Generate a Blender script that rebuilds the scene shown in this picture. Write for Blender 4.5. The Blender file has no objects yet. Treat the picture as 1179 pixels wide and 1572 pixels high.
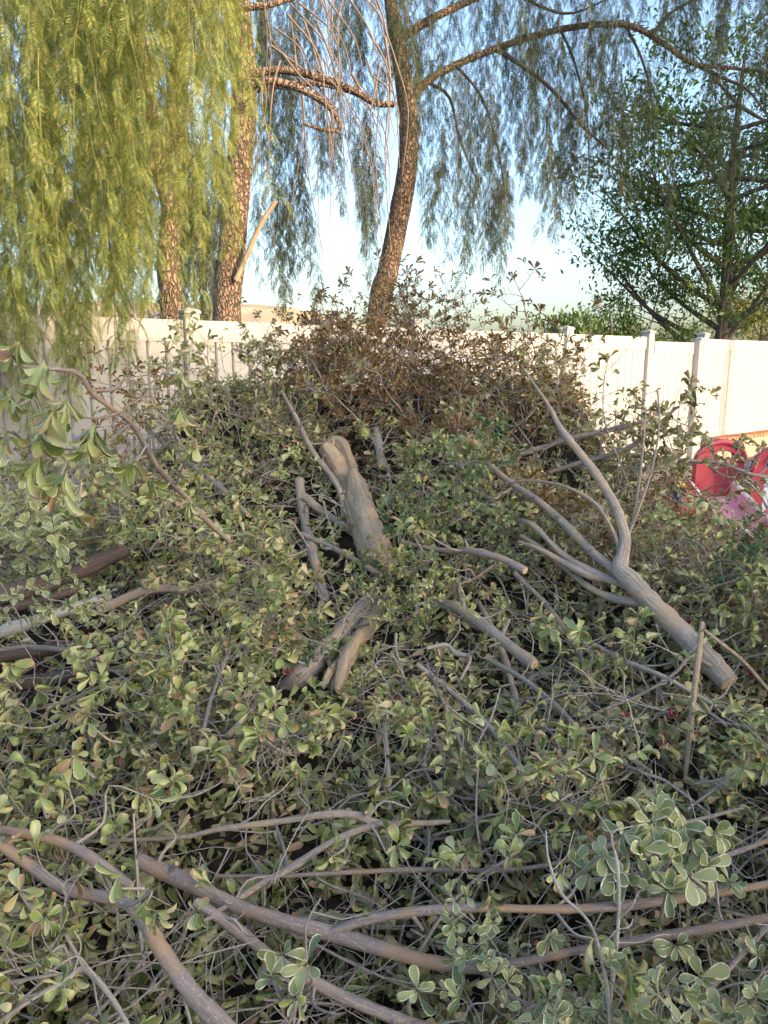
import bpy, math, random
import numpy as np
from mathutils import Vector, Matrix

# ------------------------------------------------------------------ camera, sky, sun, exposure
SC = bpy.context.scene
COL = SC.collection
FPX, CX, CY, HOR = 1150.0, 589.5, 786.0, 555.0
CAM_Z = 1.5
PITCH = math.atan((CY - HOR) / FPX)
cd = bpy.data.cameras.new('camera')
cam = bpy.data.objects.new('camera', cd)
COL.objects.link(cam)
cam.location = (0, 0, CAM_Z)
cam.rotation_euler = (math.pi / 2 - PITCH, 0, 0)
cd.sensor_fit = 'VERTICAL'
cd.angle = 2 * math.atan(786 / FPX)
cd.clip_start = 0.05
cd.clip_end = 5000
SC.camera = cam

SUN_AZ = math.radians(50)      # from straight behind the camera round to the right
SUN_EL = math.radians(14)
sdir = Vector((math.sin(SUN_AZ) * math.cos(SUN_EL), -math.cos(SUN_AZ) * math.cos(SUN_EL), math.sin(SUN_EL)))
w = bpy.data.worlds.new('World')
SC.world = w
w.use_nodes = True
nt = w.node_tree
nt.nodes.clear()
sky = nt.nodes.new('ShaderNodeTexSky')
sky.sky_type = 'NISHITA'
sky.sun_disc = False
sky.sun_elevation = SUN_EL
sky.sun_rotation = math.atan2(sdir.x, sdir.y)
sky.air_density = 1.0
sky.dust_density = 3.6
sky.ozone_density = 1.9
bg = nt.nodes.new('ShaderNodeBackground')
bg.inputs['Strength'].default_value = 0.15
wo = nt.nodes.new('ShaderNodeOutputWorld')
nt.links.new(sky.outputs[0], bg.inputs[0])
nt.links.new(bg.outputs[0], wo.inputs[0])
sl = bpy.data.lights.new('sun', 'SUN')
sl.energy = 1.6
sl.angle = math.radians(0.5)
sl.color = (1.0, 0.71, 0.40)
so = bpy.data.objects.new('sun', sl)
COL.objects.link(so)
so.rotation_euler = sdir.to_track_quat('Z', 'Y').to_euler()
so.location = sdir * 60
SC.view_settings.view_transform = 'Standard'
SC.view_settings.look = 'None'
SC.view_settings.gamma = 1.0
SC.view_settings.use_curve_mapping = False
SC.view_settings.exposure = 1.97
SC.render.engine = 'CYCLES'
SC.cycles.max_bounces = 10
SC.cycles.diffuse_bounces = 5
SC.cycles.glossy_bounces = 2
SC.cycles.transmission_bounces = 8
SC.cycles.use_denoising = True

rng = np.random.default_rng(7)
random.seed(7)

# ------------------------------------------------------------------ geometry helpers
FW = np.array([0, math.cos(PITCH), -math.sin(PITCH)])
UP = np.array([0, math.sin(PITCH), math.cos(PITCH)])
CAM = np.array([0, 0, CAM_Z])


def ray(px, py):
    return FW + np.array([1.0, 0, 0]) * ((px - CX) / FPX) - UP * ((py - CY) / FPX)


def at(px, py, Y):
    r = ray(px, py)
    return CAM + r * (Y / r[1])


def depth(p):
    return float(np.dot(np.asarray(p) - CAM, FW))


def nrm(v):
    v = np.asarray(v, float)
    n = np.linalg.norm(v, axis=-1, keepdims=True)
    return v / np.maximum(n, 1e-9)


def smooth(pts, sub=5):
    p = np.asarray(pts, float)
    if len(p) < 3:
        t = np.linspace(0, 1, sub + 1)[:, None]
        return p[0] * (1 - t) + p[-1] * t
    q = np.vstack([2 * p[0] - p[1], p, 2 * p[-1] - p[-2]])
    out = []
    for i in range(1, len(q) - 2):
        p0, p1, p2, p3 = q[i - 1], q[i], q[i + 1], q[i + 2]
        for k in range(sub):
            t = k / sub
            out.append(0.5 * (2 * p1 + (p2 - p0) * t + (2 * p0 - 5 * p1 + 4 * p2 - p3) * t * t + (3 * p1 - p0 - 3 * p2 + p3) * t ** 3))
    out.append(p[-1])
    return np.array(out)


class MB:
    """collects quads and triangles with uv, a random value per vertex and a material slot"""

    def __init__(self):
        self.V, self.UV, self.R, self.Q, self.T, self.QM, self.TM = [], [], [], [], [], [], []
        self.n = 0

    def add(self, v, quads=None, tris=None, uv=None, rnd=None, mat=0):
        v = np.asarray(v, float).reshape(-1, 3)
        self.V.append(v)
        self.UV.append(np.zeros((len(v), 2)) if uv is None else np.asarray(uv, float).reshape(-1, 2))
        self.R.append(np.zeros(len(v)) if rnd is None else np.broadcast_to(np.asarray(rnd, float), (len(v),)))
        if quads is not None and len(quads):
            q = np.asarray(quads, int).reshape(-1, 4) + self.n
            self.Q.append(q)
            self.QM.append(np.full(len(q), mat))
        if tris is not None and len(tris):
            t = np.asarray(tris, int).reshape(-1, 3) + self.n
            self.T.append(t)
            self.TM.append(np.full(len(t), mat))
        self.n += len(v)

    def tube(self, pts, rad, sides=6, cap0=False, cap1=False, mat=0, capmat=1, rnd=0.0, wob=0.0, rg=None, lobe=0.0):
        p = np.asarray(pts, float)
        n = len(p)
        rad = np.broadcast_to(np.asarray(rad, float), (n,)) if np.ndim(rad) == 0 or len(np.atleast_1d(rad)) == n else np.interp(np.linspace(0, 1, n), np.linspace(0, 1, len(rad)), rad)
        t = np.gradient(p, axis=0)
        t = nrm(t)
        ref = np.array([0, 0, 1.0]) if abs(t[0][2]) < 0.9 else np.array([1.0, 0, 0])
        us = []
        u = nrm(ref - t[0] * np.dot(ref, t[0]))
        for i in range(n):
            u = nrm(u - t[i] * np.dot(u, t[i]))
            us.append(u)
        us = np.array(us)
        vs = np.cross(t, us)
        a = np.linspace(0, 2 * math.pi, sides, endpoint=False)
        R = rad[:, None] * np.ones(sides)[None, :]
        if wob and rg is not None:
            R = R * (1 + wob * rg.normal(0, 1, R.shape))
        if lobe and rg is not None:
            tw = np.linspace(0, rg.uniform(-1.5, 1.5), n)[:, None] + rg.random() * 6
            amp = lobe * (1 + 0.5 * np.sin(np.linspace(0, rg.uniform(3, 9), n) + rg.random() * 6))[:, None]
            R = R * (1 + amp * np.cos(2 * (a[None] + tw)) + 0.6 * amp * np.cos(3 * a[None] - 1.7 * tw) + 0.35 * amp * np.cos(5 * a[None] + tw) + (0.3 * amp * np.cos(11 * a[None] + 2 * tw) if sides > 20 else 0))
        V = p[:, None, :] + R[..., None] * (np.cos(a)[None, :, None] * us[:, None, :] + np.sin(a)[None, :, None] * vs[:, None, :])
        L = np.concatenate([[0], np.cumsum(np.linalg.norm(np.diff(p, axis=0), axis=1))])
        uv = np.stack([np.broadcast_to((np.abs(np.arange(sides) / sides * 2 - 1)), (n, sides)), np.broadcast_to(L[:, None], (n, sides))], -1)
        i = np.arange(n - 1)[:, None] * sides
        j = np.arange(sides)[None, :]
        k = (j + 1) % sides
        Q = np.stack([i + j, i + k, i + sides + k, i + sides + j], -1).reshape(-1, 4)
        self.add(V.reshape(-1, 3), quads=Q, uv=uv.reshape(-1, 2), rnd=rnd, mat=mat)
        for flag, row in ((cap0, 0), (cap1, n - 1)):
            if flag:
                ring = V[row]
                c = ring.mean(0)
                off = t[row] * rad[row] * (0.12 if row else -0.12)
                vv = np.vstack([ring, c + (ring - c) * 0.88 + off, c + off])
                s = np.arange(sides)
                e = (s + 1) % sides
                self.add(vv, quads=np.stack([s, e, e + sides, s + sides], -1), uv=np.vstack([np.tile([1, 0], (sides, 1)), np.tile([.85, 0], (sides, 1)), [[0, 0]]]), rnd=rnd, mat=mat)
                self.add(vv, tris=np.stack([s + sides, e + sides, np.full(sides, 2 * sides)], -1), uv=np.vstack([np.tile([1, 0], (sides, 1)), np.tile([1, 0], (sides, 1)), [[0, 0]]]), rnd=rnd, mat=capmat)

    def box(self, c, s, rot=None, mat=0):
        x, y, z = [k / 2 for k in s]
        v = np.array([[-x, -y, -z], [x, -y, -z], [x, y, -z], [-x, y, -z], [-x, -y, z], [x, -y, z], [x, y, z], [-x, y, z]])
        if rot is not None:
            v = v @ np.asarray(rot).T
        self.add(v + np.asarray(c), quads=[[0, 3, 2, 1], [4, 5, 6, 7], [0, 1, 5, 4], [1, 2, 6, 5], [2, 3, 7, 6], [3, 0, 4, 7]], mat=mat)

    def leaves(self, tpl, M, P, rnd, mat=0):
        """many copies of one leaf template: M (N,3,3) rotation times scale, P (N,3), rnd (N)"""
        v, q, t, uv = tpl
        N = len(P)
        if N == 0:
            return
        V = np.einsum('nij,kj->nki', M, v) + P[:, None, :]
        base = (np.arange(N) * len(v))[:, None, None]
        self.add(V.reshape(-1, 3), quads=(q[None] + base).reshape(-1, 4) if len(q) else None,
                 tris=(t[None] + base).reshape(-1, 3) if len(t) else None,
                 uv=np.tile(uv, (N, 1)), rnd=np.repeat(rnd, len(v)), mat=mat)

    def mesh(self, name, mats, smoothed=True):
        me = bpy.data.meshes.new(name)
        V = np.vstack(self.V)
        Q = np.vstack(self.Q) if self.Q else np.zeros((0, 4), int)
        T = np.vstack(self.T) if self.T else np.zeros((0, 3), int)
        loops = np.concatenate([Q.ravel(), T.ravel()])
        start = np.concatenate([np.arange(len(Q)) * 4, len(Q) * 4 + np.arange(len(T)) * 3])
        mi = np.concatenate(self.QM + self.TM)
        me.vertices.add(len(V))
        me.vertices.foreach_set('co', V.astype(np.float32).ravel())
        me.loops.add(len(loops))
        me.loops.foreach_set('vertex_index', loops.astype(np.int32))
        me.polygons.add(len(start))
        me.polygons.foreach_set('loop_start', start.astype(np.int32))
        uvl = me.uv_layers.new(name='UVMap')
        uvl.data.foreach_set('uv', np.vstack(self.UV)[loops].astype(np.float32).ravel())
        at_ = me.attributes.new('rnd', 'FLOAT', 'POINT')
        at_.data.foreach_set('value', np.concatenate(self.R).astype(np.float32))
        for m in mats:
            me.materials.append(m)
        me.polygons.foreach_set('material_index', mi.astype(np.int32))
        me.polygons.foreach_set('use_smooth', np.full(len(start), smoothed))
        me.update(calc_edges=True)
        return me


def link(name, me, parent=None, loc=None, M=None):
    o = bpy.data.objects.new(name, me)
    COL.objects.link(o)
    if parent is not None:
        o.parent = parent
    if M is not None:
        o.matrix_world = M if parent is None else M
    elif loc is not None:
        o.location = loc
    return o


def tag(o, label=None, cat=None, group=None, kind=None):
    if label:
        o['label'] = label
    if cat:
        o['category'] = cat
    if group:
        o['group'] = group
    if kind:
        o['kind'] = kind
    return o


def thing(name, label, cat, loc=(0, 0, 0), group=None):
    o = bpy.data.objects.new(name, None)
    COL.objects.link(o)
    o.empty_display_size = 0.1
    o.location = loc
    return tag(o, label, cat, group)


def part(name, mb, mats, parent, smoothed=True, kind=None):
    """mesh in world coordinates hung under a thing that may stand anywhere"""
    off = np.array(parent.location) if parent is not None else np.zeros(3)
    p = parent
    while p is not None and p.parent is not None:
        p = p.parent
        off = off + np.array(p.location)
    mb.V = [v - off for v in mb.V]
    o = link(name, mb.mesh(name, mats, smoothed), parent)
    if kind:
        o['kind'] = kind
    return o


# ------------------------------------------------------------------ materials
def mat(name):
    m = bpy.data.materials.new(name)
    m.use_nodes = True
    n = m.node_tree
    b = n.nodes['Principled BSDF']
    return m, n, b, n.nodes['Material Output']


def N(n, typ, **kw):
    x = n.nodes.new(typ)
    for k, v in kw.items():
        if k in x.inputs and not hasattr(x, k):
            x.inputs[k].default_value = v
        else:
            setattr(x, k, v)
    return x


def ramp(n, stops, fac=None, interp='LINEAR'):
    r = n.nodes.new('ShaderNodeValToRGB')
    r.color_ramp.interpolation = interp
    e = r.color_ramp.elements
    while len(e) < len(stops):
        e.new(0.5)
    for i, (p, c) in enumerate(stops):
        e[i].position = p
        e[i].color = (*c, 1) if len(c) == 3 else c
    if fac is not None:
        n.links.new(fac, r.inputs[0])
    return r


def mix(n, fac, a, b, mode='MIX'):
    x = n.nodes.new('ShaderNodeMix')
    x.data_type = 'RGBA'
    x.blend_type = mode
    for i, s in ((0, fac), (6, a), (7, b)):
        if hasattr(s, 'type') and hasattr(s, 'links'):
            n.links.new(s, x.inputs[i])
        elif i == 0:
            x.inputs[0].default_value = s
        else:
            x.inputs[i].default_value = (*s, 1)
    return x.outputs[2]


def math_(n, op, a, b=None, c=None):
    x = n.nodes.new('ShaderNodeMath')
    x.operation = op
    for i, s in enumerate((a, b, c)):
        if s is None:
            continue
        if hasattr(s, 'links'):
            n.links.new(s, x.inputs[i])
        else:
            x.inputs[i].default_value = s
    return x.outputs[0]


def noise(n, scale, detail=3, vec=None, rough=0.55):
    x = n.nodes.new('ShaderNodeTexNoise')
    x.inputs['Scale'].default_value = scale
    x.inputs['Detail'].default_value = detail
    x.inputs['Roughness'].default_value = rough
    if vec is not None:
        n.links.new(vec, x.inputs['Vector'])
    return x.outputs['Fac']


def bump(n, b, h, strength=0.4, dist=0.01):
    x = n.nodes.new('ShaderNodeBump')
    x.inputs['Strength'].default_value = strength
    x.inputs['Distance'].default_value = dist
    n.links.new(h, x.inputs['Height'])
    n.links.new(x.outputs[0], b.inputs['Normal'])
    return x


def rnd_value(n):
    a = N(n, 'ShaderNodeAttribute', attribute_name='rnd')
    o = n.nodes.new('ShaderNodeObjectInfo')
    return math_(n, 'FRACT', math_(n, 'ADD', a.outputs['Fac'], o.outputs['Random']))


def leaf_mat(name, stops, margin=None, margin_at=0.72, tip=None, tip_amt=0.5, trans=0.3, rough=0.42, spec=0.45, vein=True, age=None):
    m, n, b, out = mat(name)
    r = rnd_value(n)
    col = ramp(n, stops, r).outputs[0]
    uv = N(n, 'ShaderNodeTexCoord')
    sep = n.nodes.new('ShaderNodeSeparateXYZ')
    n.links.new(uv.outputs['UV'], sep.inputs[0])
    u, v = sep.outputs[0], sep.outputs[1]
    across = math_(n, 'ABSOLUTE', math_(n, 'MULTIPLY_ADD', u, 2.0, -1.0))
    geo = n.nodes.new('ShaderNodeNewGeometry')
    if age:
        f = ramp(n, [(0.45, (0, 0, 0)), (0.65, (1, 1, 1))], noise(n, 2.2, 3, geo.outputs['Position'])).outputs[0]
        col = mix(n, math_(n, 'MULTIPLY', f, 0.7), col, age)
    blotch = noise(n, 45, 2, geo.outputs['Position'])
    col = mix(n, math_(n, 'MULTIPLY', blotch, 0.4), col, (0.66, 0.66, 0.58), 'MULTIPLY')
    if margin:
        tipm = ramp(n, [(0.86, (0, 0, 0)), (1.0, (1, 1, 1))], v).outputs[0]
        mm = math_(n, 'MAXIMUM', across, tipm)
        mm = math_(n, 'ADD', mm, math_(n, 'MULTIPLY_ADD', noise(n, 70, 2, geo.outputs['Position']), 0.5, -0.25))
        mm = ramp(n, [(margin_at, (0, 0, 0)), (min(1, margin_at + 0.09), (1, 1, 1))], mm).outputs[0]
        col = mix(n, mm, col, margin)
    if tip:
        tm = ramp(n, [(0.62, (0, 0, 0)), (1.0, (1, 1, 1))], v).outputs[0]
        r2 = math_(n, 'FRACT', math_(n, 'MULTIPLY', r, 7.31))
        r2 = ramp(n, [(0.45, (0, 0, 0)), (0.9, (1, 1, 1))], r2).outputs[0]
        col = mix(n, math_(n, 'MULTIPLY', math_(n, 'MULTIPLY', tm, r2), tip_amt * 1.6), col, tip)
    if vein:
        vm = ramp(n, [(0.0, (1, 1, 1)), (0.10, (0, 0, 0))], across).outputs[0]
        col = mix(n, math_(n, 'MULTIPLY', vm, 0.16), col, (0.36, 0.38, 0.20))
    n.links.new(col, b.inputs['Base Color'])
    b.inputs['Roughness'].default_value = rough
    b.inputs['Specular IOR Level'].default_value = spec
    tr = n.nodes.new('ShaderNodeBsdfTranslucent')
    n.links.new(mix(n, 1.0, col, (1.0, 1.0, 0.55), 'MULTIPLY'), tr.inputs[0])
    ms = n.nodes.new('ShaderNodeMixShader')
    ms.inputs[0].default_value = trans
    n.links.new(b.outputs[0], ms.inputs[1])
    n.links.new(tr.outputs[0], ms.inputs[2])
    n.links.new(ms.outputs[0], out.inputs[0])
    return m


def bark_mat(name, dark, light, patch=None, us=3.0, vs=9.0, strength=0.35, dist=0.004, rough=0.75, cracks=False):
    m, n, b, out = mat(name)
    tc = N(n, 'ShaderNodeTexCoord')
    mp = n.nodes.new('ShaderNodeMapping')
    n.links.new(tc.outputs['UV'], mp.inputs[0])
    mp.inputs['Scale'].default_value = (us, vs, 1)
    f = noise(n, 1.0, 6, mp.outputs[0], 0.65)
    geo = n.nodes.new('ShaderNodeNewGeometry')
    big = noise(n, 7, 3, geo.outputs['Position'])
    fine = noise(n, 90, 3, geo.outputs['Position'])
    col = ramp(n, [(0.3, dark), (0.68, light)], f).outputs[0]
    col = mix(n, math_(n, 'MULTIPLY', fine, 0.5), col, dark)
    r = rnd_value(n)
    col = mix(n, math_(n, 'MULTIPLY', r, 0.5), col, tuple(0.75 * d + 0.25 * l for d, l in zip(dark, light)))
    spk = ramp(n, [(0.60, (0, 0, 0)), (0.68, (1, 1, 1))], noise(n, 160, 2, geo.outputs['Position'])).outputs[0]
    col = mix(n, math_(n, 'MULTIPLY', spk, 0.45), col, tuple(min(1, k * 1.25) for k in light))
    scar = ramp(n, [(0.62, (0, 0, 0)), (0.70, (1, 1, 1))], noise(n, 22, 4, geo.outputs['Position'])).outputs[0]
    col = mix(n, math_(n, 'MULTIPLY', scar, 0.55), col, tuple(0.7 * k for k in dark))
    if patch:
        pm = ramp(n, [(0.52, (0, 0, 0)), (0.60, (1, 1, 1))], big).outputs[0]
        col = mix(n, math_(n, 'MULTIPLY', pm, 0.75), col, patch)
    h = math_(n, 'ADD', f, math_(n, 'MULTIPLY', fine, 0.4))
    if cracks:
        vo = n.nodes.new('ShaderNodeTexVoronoi')
        vo.feature = 'DISTANCE_TO_EDGE'
        mp2 = n.nodes.new('ShaderNodeMapping')
        mp2.inputs['Scale'].default_value = (26, 26, 9)
        wv = n.nodes.new('ShaderNodeVectorMath')
        wv.operation = 'ADD'
        nn = n.nodes.new('ShaderNodeTexNoise')
        nn.inputs['Scale'].default_value = 9
        n.links.new(geo.outputs['Position'], nn.inputs['Vector'])
        sc = n.nodes.new('ShaderNodeVectorMath')
        sc.operation = 'SCALE'
        sc.inputs['Scale'].default_value = 0.12
        n.links.new(nn.outputs['Color'], sc.inputs[0])
        n.links.new(geo.outputs['Position'], wv.inputs[0])
        n.links.new(sc.outputs[0], wv.inputs[1])
        n.links.new(wv.outputs[0], mp2.inputs[0])
        n.links.new(mp2.outputs[0], vo.inputs['Vector'])
        vo.inputs['Scale'].default_value = 1.0
        cr = ramp(n, [(0.0, (0, 0, 0)), (0.22, (1, 1, 1))], vo.outputs['Distance']).outputs[0]
        col = mix(n, cr, tuple(0.55 * k for k in dark), col)
        h = math_(n, 'ADD', math_(n, 'MULTIPLY', cr, 1.6), h)
    n.links.new(col, b.inputs['Base Color'])
    b.inputs['Roughness'].default_value = rough
    b.inputs['Specular IOR Level'].default_value = 0.25
    bump(n, b, h, strength, dist)
    return m


def plain(name, c, rough=0.6, var=0.15, scale=8, bumpd=0.0, spec=0.3, fine=0):
    m, n, b, out = mat(name)
    geo = n.nodes.new('ShaderNodeNewGeometry')
    f = noise(n, scale, 4, geo.outputs['Position'])
    col = ramp(n, [(0.3, tuple(k * (1 - var) for k in c)), (0.7, tuple(min(1, k * (1 + var)) for k in c))], f).outputs[0]
    n.links.new(col, b.inputs['Base Color'])
    b.inputs['Roughness'].default_value = rough
    b.inputs['Specular IOR Level'].default_value = spec
    if bumpd:
        bump(n, b, noise(n, fine or scale * 6, 4, geo.outputs['Position']), 0.6, bumpd)
    return m


G1, G2, G3 = (0.10, 0.13, 0.045), (0.17, 0.20, 0.085), (0.24, 0.27, 0.13)
M_GREEN = leaf_mat('green leaf', [(0, (0.12, 0.17, 0.045)), (0.25, (0.24, 0.31, 0.09)), (0.6, (0.38, 0.44, 0.18)), (0.88, (0.52, 0.53, 0.28)), (0.94, (0.44, 0.32, 0.17)), (1, (0.24, 0.13, 0.07))],
                   margin=(0.60, 0.52, 0.32), margin_at=0.86, tip=(0.50, 0.25, 0.17), trans=0.25, rough=0.36, spec=0.55)
M_OLIVE = leaf_mat('olive leaf', [(0, (0.16, 0.15, 0.06)), (0.35, (0.29, 0.29, 0.13)), (0.7, (0.42, 0.40, 0.23)), (0.85, (0.48, 0.42, 0.26)), (0.93, (0.30, 0.18, 0.10)), (1, (0.18, 0.095, 0.055))],
                   margin=(0.52, 0.45, 0.27), margin_at=0.90, tip=(0.36, 0.19, 0.12), trans=0.2, rough=0.42, spec=0.5)
M_BROWN = leaf_mat('brown leaf', [(0, (0.14, 0.075, 0.042)), (0.3, (0.24, 0.13, 0.062)), (0.55, (0.22, 0.165, 0.08)), (0.8, (0.28, 0.24, 0.12)), (1, (0.38, 0.17, 0.075))],
                   trans=0.25, rough=0.6, spec=0.2, vein=False)
M_VARI = leaf_mat('variegated leaf', [(0, (0.16, 0.20, 0.085)), (0.5, (0.25, 0.29, 0.135)), (1, (0.36, 0.385, 0.20))],
                  margin=(0.68, 0.65, 0.45), margin_at=0.78, trans=0.2, rough=0.5)
M_DARK = leaf_mat('dark glossy leaf', [(0, (0.06, 0.10, 0.04)), (0.5, (0.10, 0.16, 0.065)), (1, (0.15, 0.21, 0.085))], trans=0.15, rough=0.32, spec=0.5)
M_PEPPER = leaf_mat('pepper leaflet', [(0, (0.15, 0.22, 0.06)), (0.45, (0.27, 0.34, 0.09)), (0.8, (0.38, 0.41, 0.12)), (1, (0.50, 0.42, 0.13))], trans=0.38, rough=0.5, vein=False)
M_PEPDARK = leaf_mat('shaded pepper leaflet', [(0, (0.04, 0.065, 0.03)), (0.5, (0.065, 0.10, 0.04)), (1, (0.10, 0.125, 0.05))], trans=0.3, rough=0.55, vein=False)  # darker copy of the pepper leaflet: shade on the far crowns put into the colour
M_ASH = leaf_mat('ash leaf', [(0, (0.07, 0.12, 0.03)), (0.5, (0.11, 0.19, 0.05)), (1, (0.18, 0.26, 0.07))], trans=0.4, rough=0.5, vein=False)
M_YSHRUB = leaf_mat('yellow green leaf', [(0, (0.16, 0.17, 0.03)), (1, (0.30, 0.28, 0.06))], trans=0.35, vein=False)
M_BARK = bark_mat('grey tan bark', (0.16, 0.13, 0.11), (0.54, 0.46, 0.39), patch=(0.42, 0.31, 0.21), us=13, vs=9, strength=0.8, dist=0.006)
M_BARKF = bark_mat('mauve brown bark', (0.15, 0.12, 0.11), (0.46, 0.375, 0.33), patch=(0.38, 0.25, 0.15), us=10, vs=16, strength=0.7, dist=0.004)
M_TWIG = bark_mat('grey twig', (0.20, 0.17, 0.15), (0.52, 0.46, 0.40), us=3, vs=20, strength=0.15)
M_PEELED = bark_mat('peeled tan wood', (0.20, 0.15, 0.105), (0.58, 0.47, 0.34), patch=(0.44, 0.32, 0.21), us=20, vs=4, strength=0.9, dist=0.006)
M_CUT = plain('cut wood', (0.46, 0.35, 0.23), 0.85, 0.35, 90, 0.002, 0.2, 300)
M_LOG = bark_mat('brown old log', (0.07, 0.05, 0.042), (0.20, 0.15, 0.125), us=9, vs=2.5, strength=0.9, dist=0.012)
M_WEATHER = bark_mat('weathered grey wood', (0.26, 0.24, 0.22), (0.55, 0.52, 0.48), us=9, vs=2, strength=0.6, dist=0.006)
M_TRUNK = bark_mat('pepper trunk bark', (0.25, 0.17, 0.125), (0.52, 0.39, 0.29), us=3, vs=5, strength=1.0, dist=0.02, cracks=True)
M_TRUNKD = bark_mat('dark trunk bark', (0.06, 0.05, 0.045), (0.15, 0.12, 0.10), us=3, vs=5, strength=0.8, dist=0.02)
M_PTWIG = bark_mat('pepper twig', (0.16, 0.12, 0.10), (0.36, 0.27, 0.21), us=2, vs=10, strength=0.2)
M_STRAND = plain('green strand', (0.20, 0.19, 0.07), 0.6, 0.3)
M_VINYL = plain('white vinyl', (0.44, 0.425, 0.41), 0.42, 0.04, 3, 0.0006, 0.4, 5)
M_BERRY = plain('red berry', (0.22, 0.012, 0.03), 0.35, 0.3, 200)

# ------------------------------------------------------------------ ground, hills
mg, ng, bgd, _ = mat('dry soil')
geo = ng.nodes.new('ShaderNodeNewGeometry')
c1 = ramp(ng, [(0.3, (0.22, 0.17, 0.125)), (0.7, (0.36, 0.30, 0.23))], noise(ng, 1.3, 6, geo.outputs['Position'])).outputs[0]
c1 = mix(ng, math_(ng, 'MULTIPLY', noise(ng, 40, 4, geo.outputs['Position']), 0.7), c1, (0.17, 0.13, 0.10))
ng.links.new(c1, bgd.inputs['Base Color'])
bgd.inputs['Roughness'].default_value = 0.95
bump(ng, bgd, noise(ng, 30, 5, geo.outputs['Position']), 0.6, 0.03)
g = MB()
n_ = 60
xs = np.concatenate([np.linspace(-2500, -30, 10), np.linspace(-25, 25, 40), np.linspace(30, 2500, 10)])
ys = np.concatenate([np.linspace(-2500, -30, 8), np.linspace(-25, 30, 40), np.linspace(40, 3500, 12)])
X, Y = np.meshgrid(xs, ys)
Z = 0.015 * np.sin(X * 1.7) * np.cos(Y * 1.3) * (np.hypot(X, Y) < 25)
idx = np.arange(len(xs) * len(ys)).reshape(len(ys), len(xs))
Q = np.stack([idx[:-1, :-1], idx[:-1, 1:], idx[1:, 1:], idx[1:, :-1]], -1).reshape(-1, 4)
g.add(np.stack([X, Y, Z], -1).reshape(-1, 3), quads=Q)
tag(link('ground', g.mesh('ground', [mg])), kind='structure')


def hill(name, c, mt, crest, y0, y1, base=-2):
    """a ridge: crest given as (X, height) list at its own distance"""
    m = MB()
    cx = np.array([a for a, _ in crest])
    cz = np.array([b for _, b in crest])
    xx = np.linspace(cx[0], cx[-1], 160)
    zz = np.interp(xx, cx, cz)
    zz = zz + 0.012 * zz.max() * np.cumsum(rng.normal(0, 1, 160)) / 6
    rows = 24
    V = []
    for i in range(rows):
        t = i / (rows - 1)
        k = math.sin(min(1, t * 1.35) * math.pi / 2) if t < 0.74 else math.cos((t - 0.74) / 0.26 * math.pi / 2)
        V.append(np.stack([xx + rng.normal(0, 2, 160), np.full(160, y0 + (y1 - y0) * t), base + (zz - base) * k * (1 + 0.03 * np.sin(xx * 0.02 + i))], -1))
    V = np.array(V)
    idx = np.arange(rows * 160).reshape(rows, 160)
    m.add(V.reshape(-1, 3), quads=np.stack([idx[:-1, :-1], idx[:-1, 1:], idx[1:, 1:], idx[1:, :-1]], -1).reshape(-1, 4))
    return tag(link(name, m.mesh(name, [mt])), kind='structure')


M_HILL = plain('dry grass hillside', (0.42, 0.32, 0.21), 0.95, 0.18, 0.03, 0.5, 0.1, 0.3)
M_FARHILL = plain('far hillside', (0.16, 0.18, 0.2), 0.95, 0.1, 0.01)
hill('hill', None, M_HILL, [(-420, 28), (-200, 46), (-95, 44.5), (-70, 42), (-45, 36), (-20, 30), (30, 24), (90, 19), (200, 15)], 300, 720)
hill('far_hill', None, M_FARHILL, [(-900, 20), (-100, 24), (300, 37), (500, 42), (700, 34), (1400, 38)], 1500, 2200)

# ------------------------------------------------------------------ white vinyl fence
F0 = np.array([-2.43, 5.6, 0.0])
FD = nrm(np.array([0.776, 0.631, 0.0]))
FN = np.array([FD[1], -FD[0], 0.0])       # towards the camera
FROT = np.stack([FD, -FN, [0, 0, 1]], 1)
FTOP = 1.83
fence = thing('vinyl_fence', 'long white vinyl privacy fence with vertical boards behind the brush pile', 'fence', tuple(F0))


def floc(t, n=0.0, z=0.0):
    return F0 + FD * t + FN * n + np.array([0, 0, z])


def board_mesh(wd, h):
    m = MB()
    x, d, c = wd / 2, 0.013, 0.009
    pr = [(-x, d), (-x, -d + c), (-x + c, -d), (x - c, -d), (x, -d + c), (x, d)]
    k = len(pr)
    v = [(a, b, 0) for a, b in pr] + [(a, b, h) for a, b in pr]
    q = [[i, (i + 1) % k, (i + 1) % k + k, i + k] for i in range(k)]
    m.add(v, quads=q)
    m.add([v[0], v[1], v[4], v[5], v[1], v[2], v[3], v[4]], quads=[[0, 3, 2, 1], [4, 7, 6, 5]])
    return m.mesh('board', [M_VINYL], False)


def bevel_box(sx, sy, sz, b=0.006):
    m = MB()
    x, y, z = sx / 2, sy / 2, sz
    ring = [(-x + b, -y), (x - b, -y), (x, -y + b), (x, y - b), (x - b, y), (-x + b, y), (-x, y - b), (-x, -y + b)]
    v = [(a, c, 0) for a, c in ring] + [(a, c, z - b) for a, c in ring] + [(a * (1 - b / x), c * (1 - b / y), z) for a, c in ring] + [(0, 0, z), (0, 0, 0)]
    q = [[i, (i + 1) % 8, (i + 1) % 8 + 8, i + 8] for i in range(8)] + [[i + 8, (i + 1) % 8 + 8, (i + 1) % 8 + 16, i + 16] for i in range(8)]
    t = [[i + 16, (i + 1) % 8 + 16, 24] for i in range(8)] + [[(i + 1) % 8, i, 25] for i in range(8)]
    m.add(v, quads=q, tris=t)
    return m.mesh('bevel_box', [M_VINYL], False)


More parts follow.
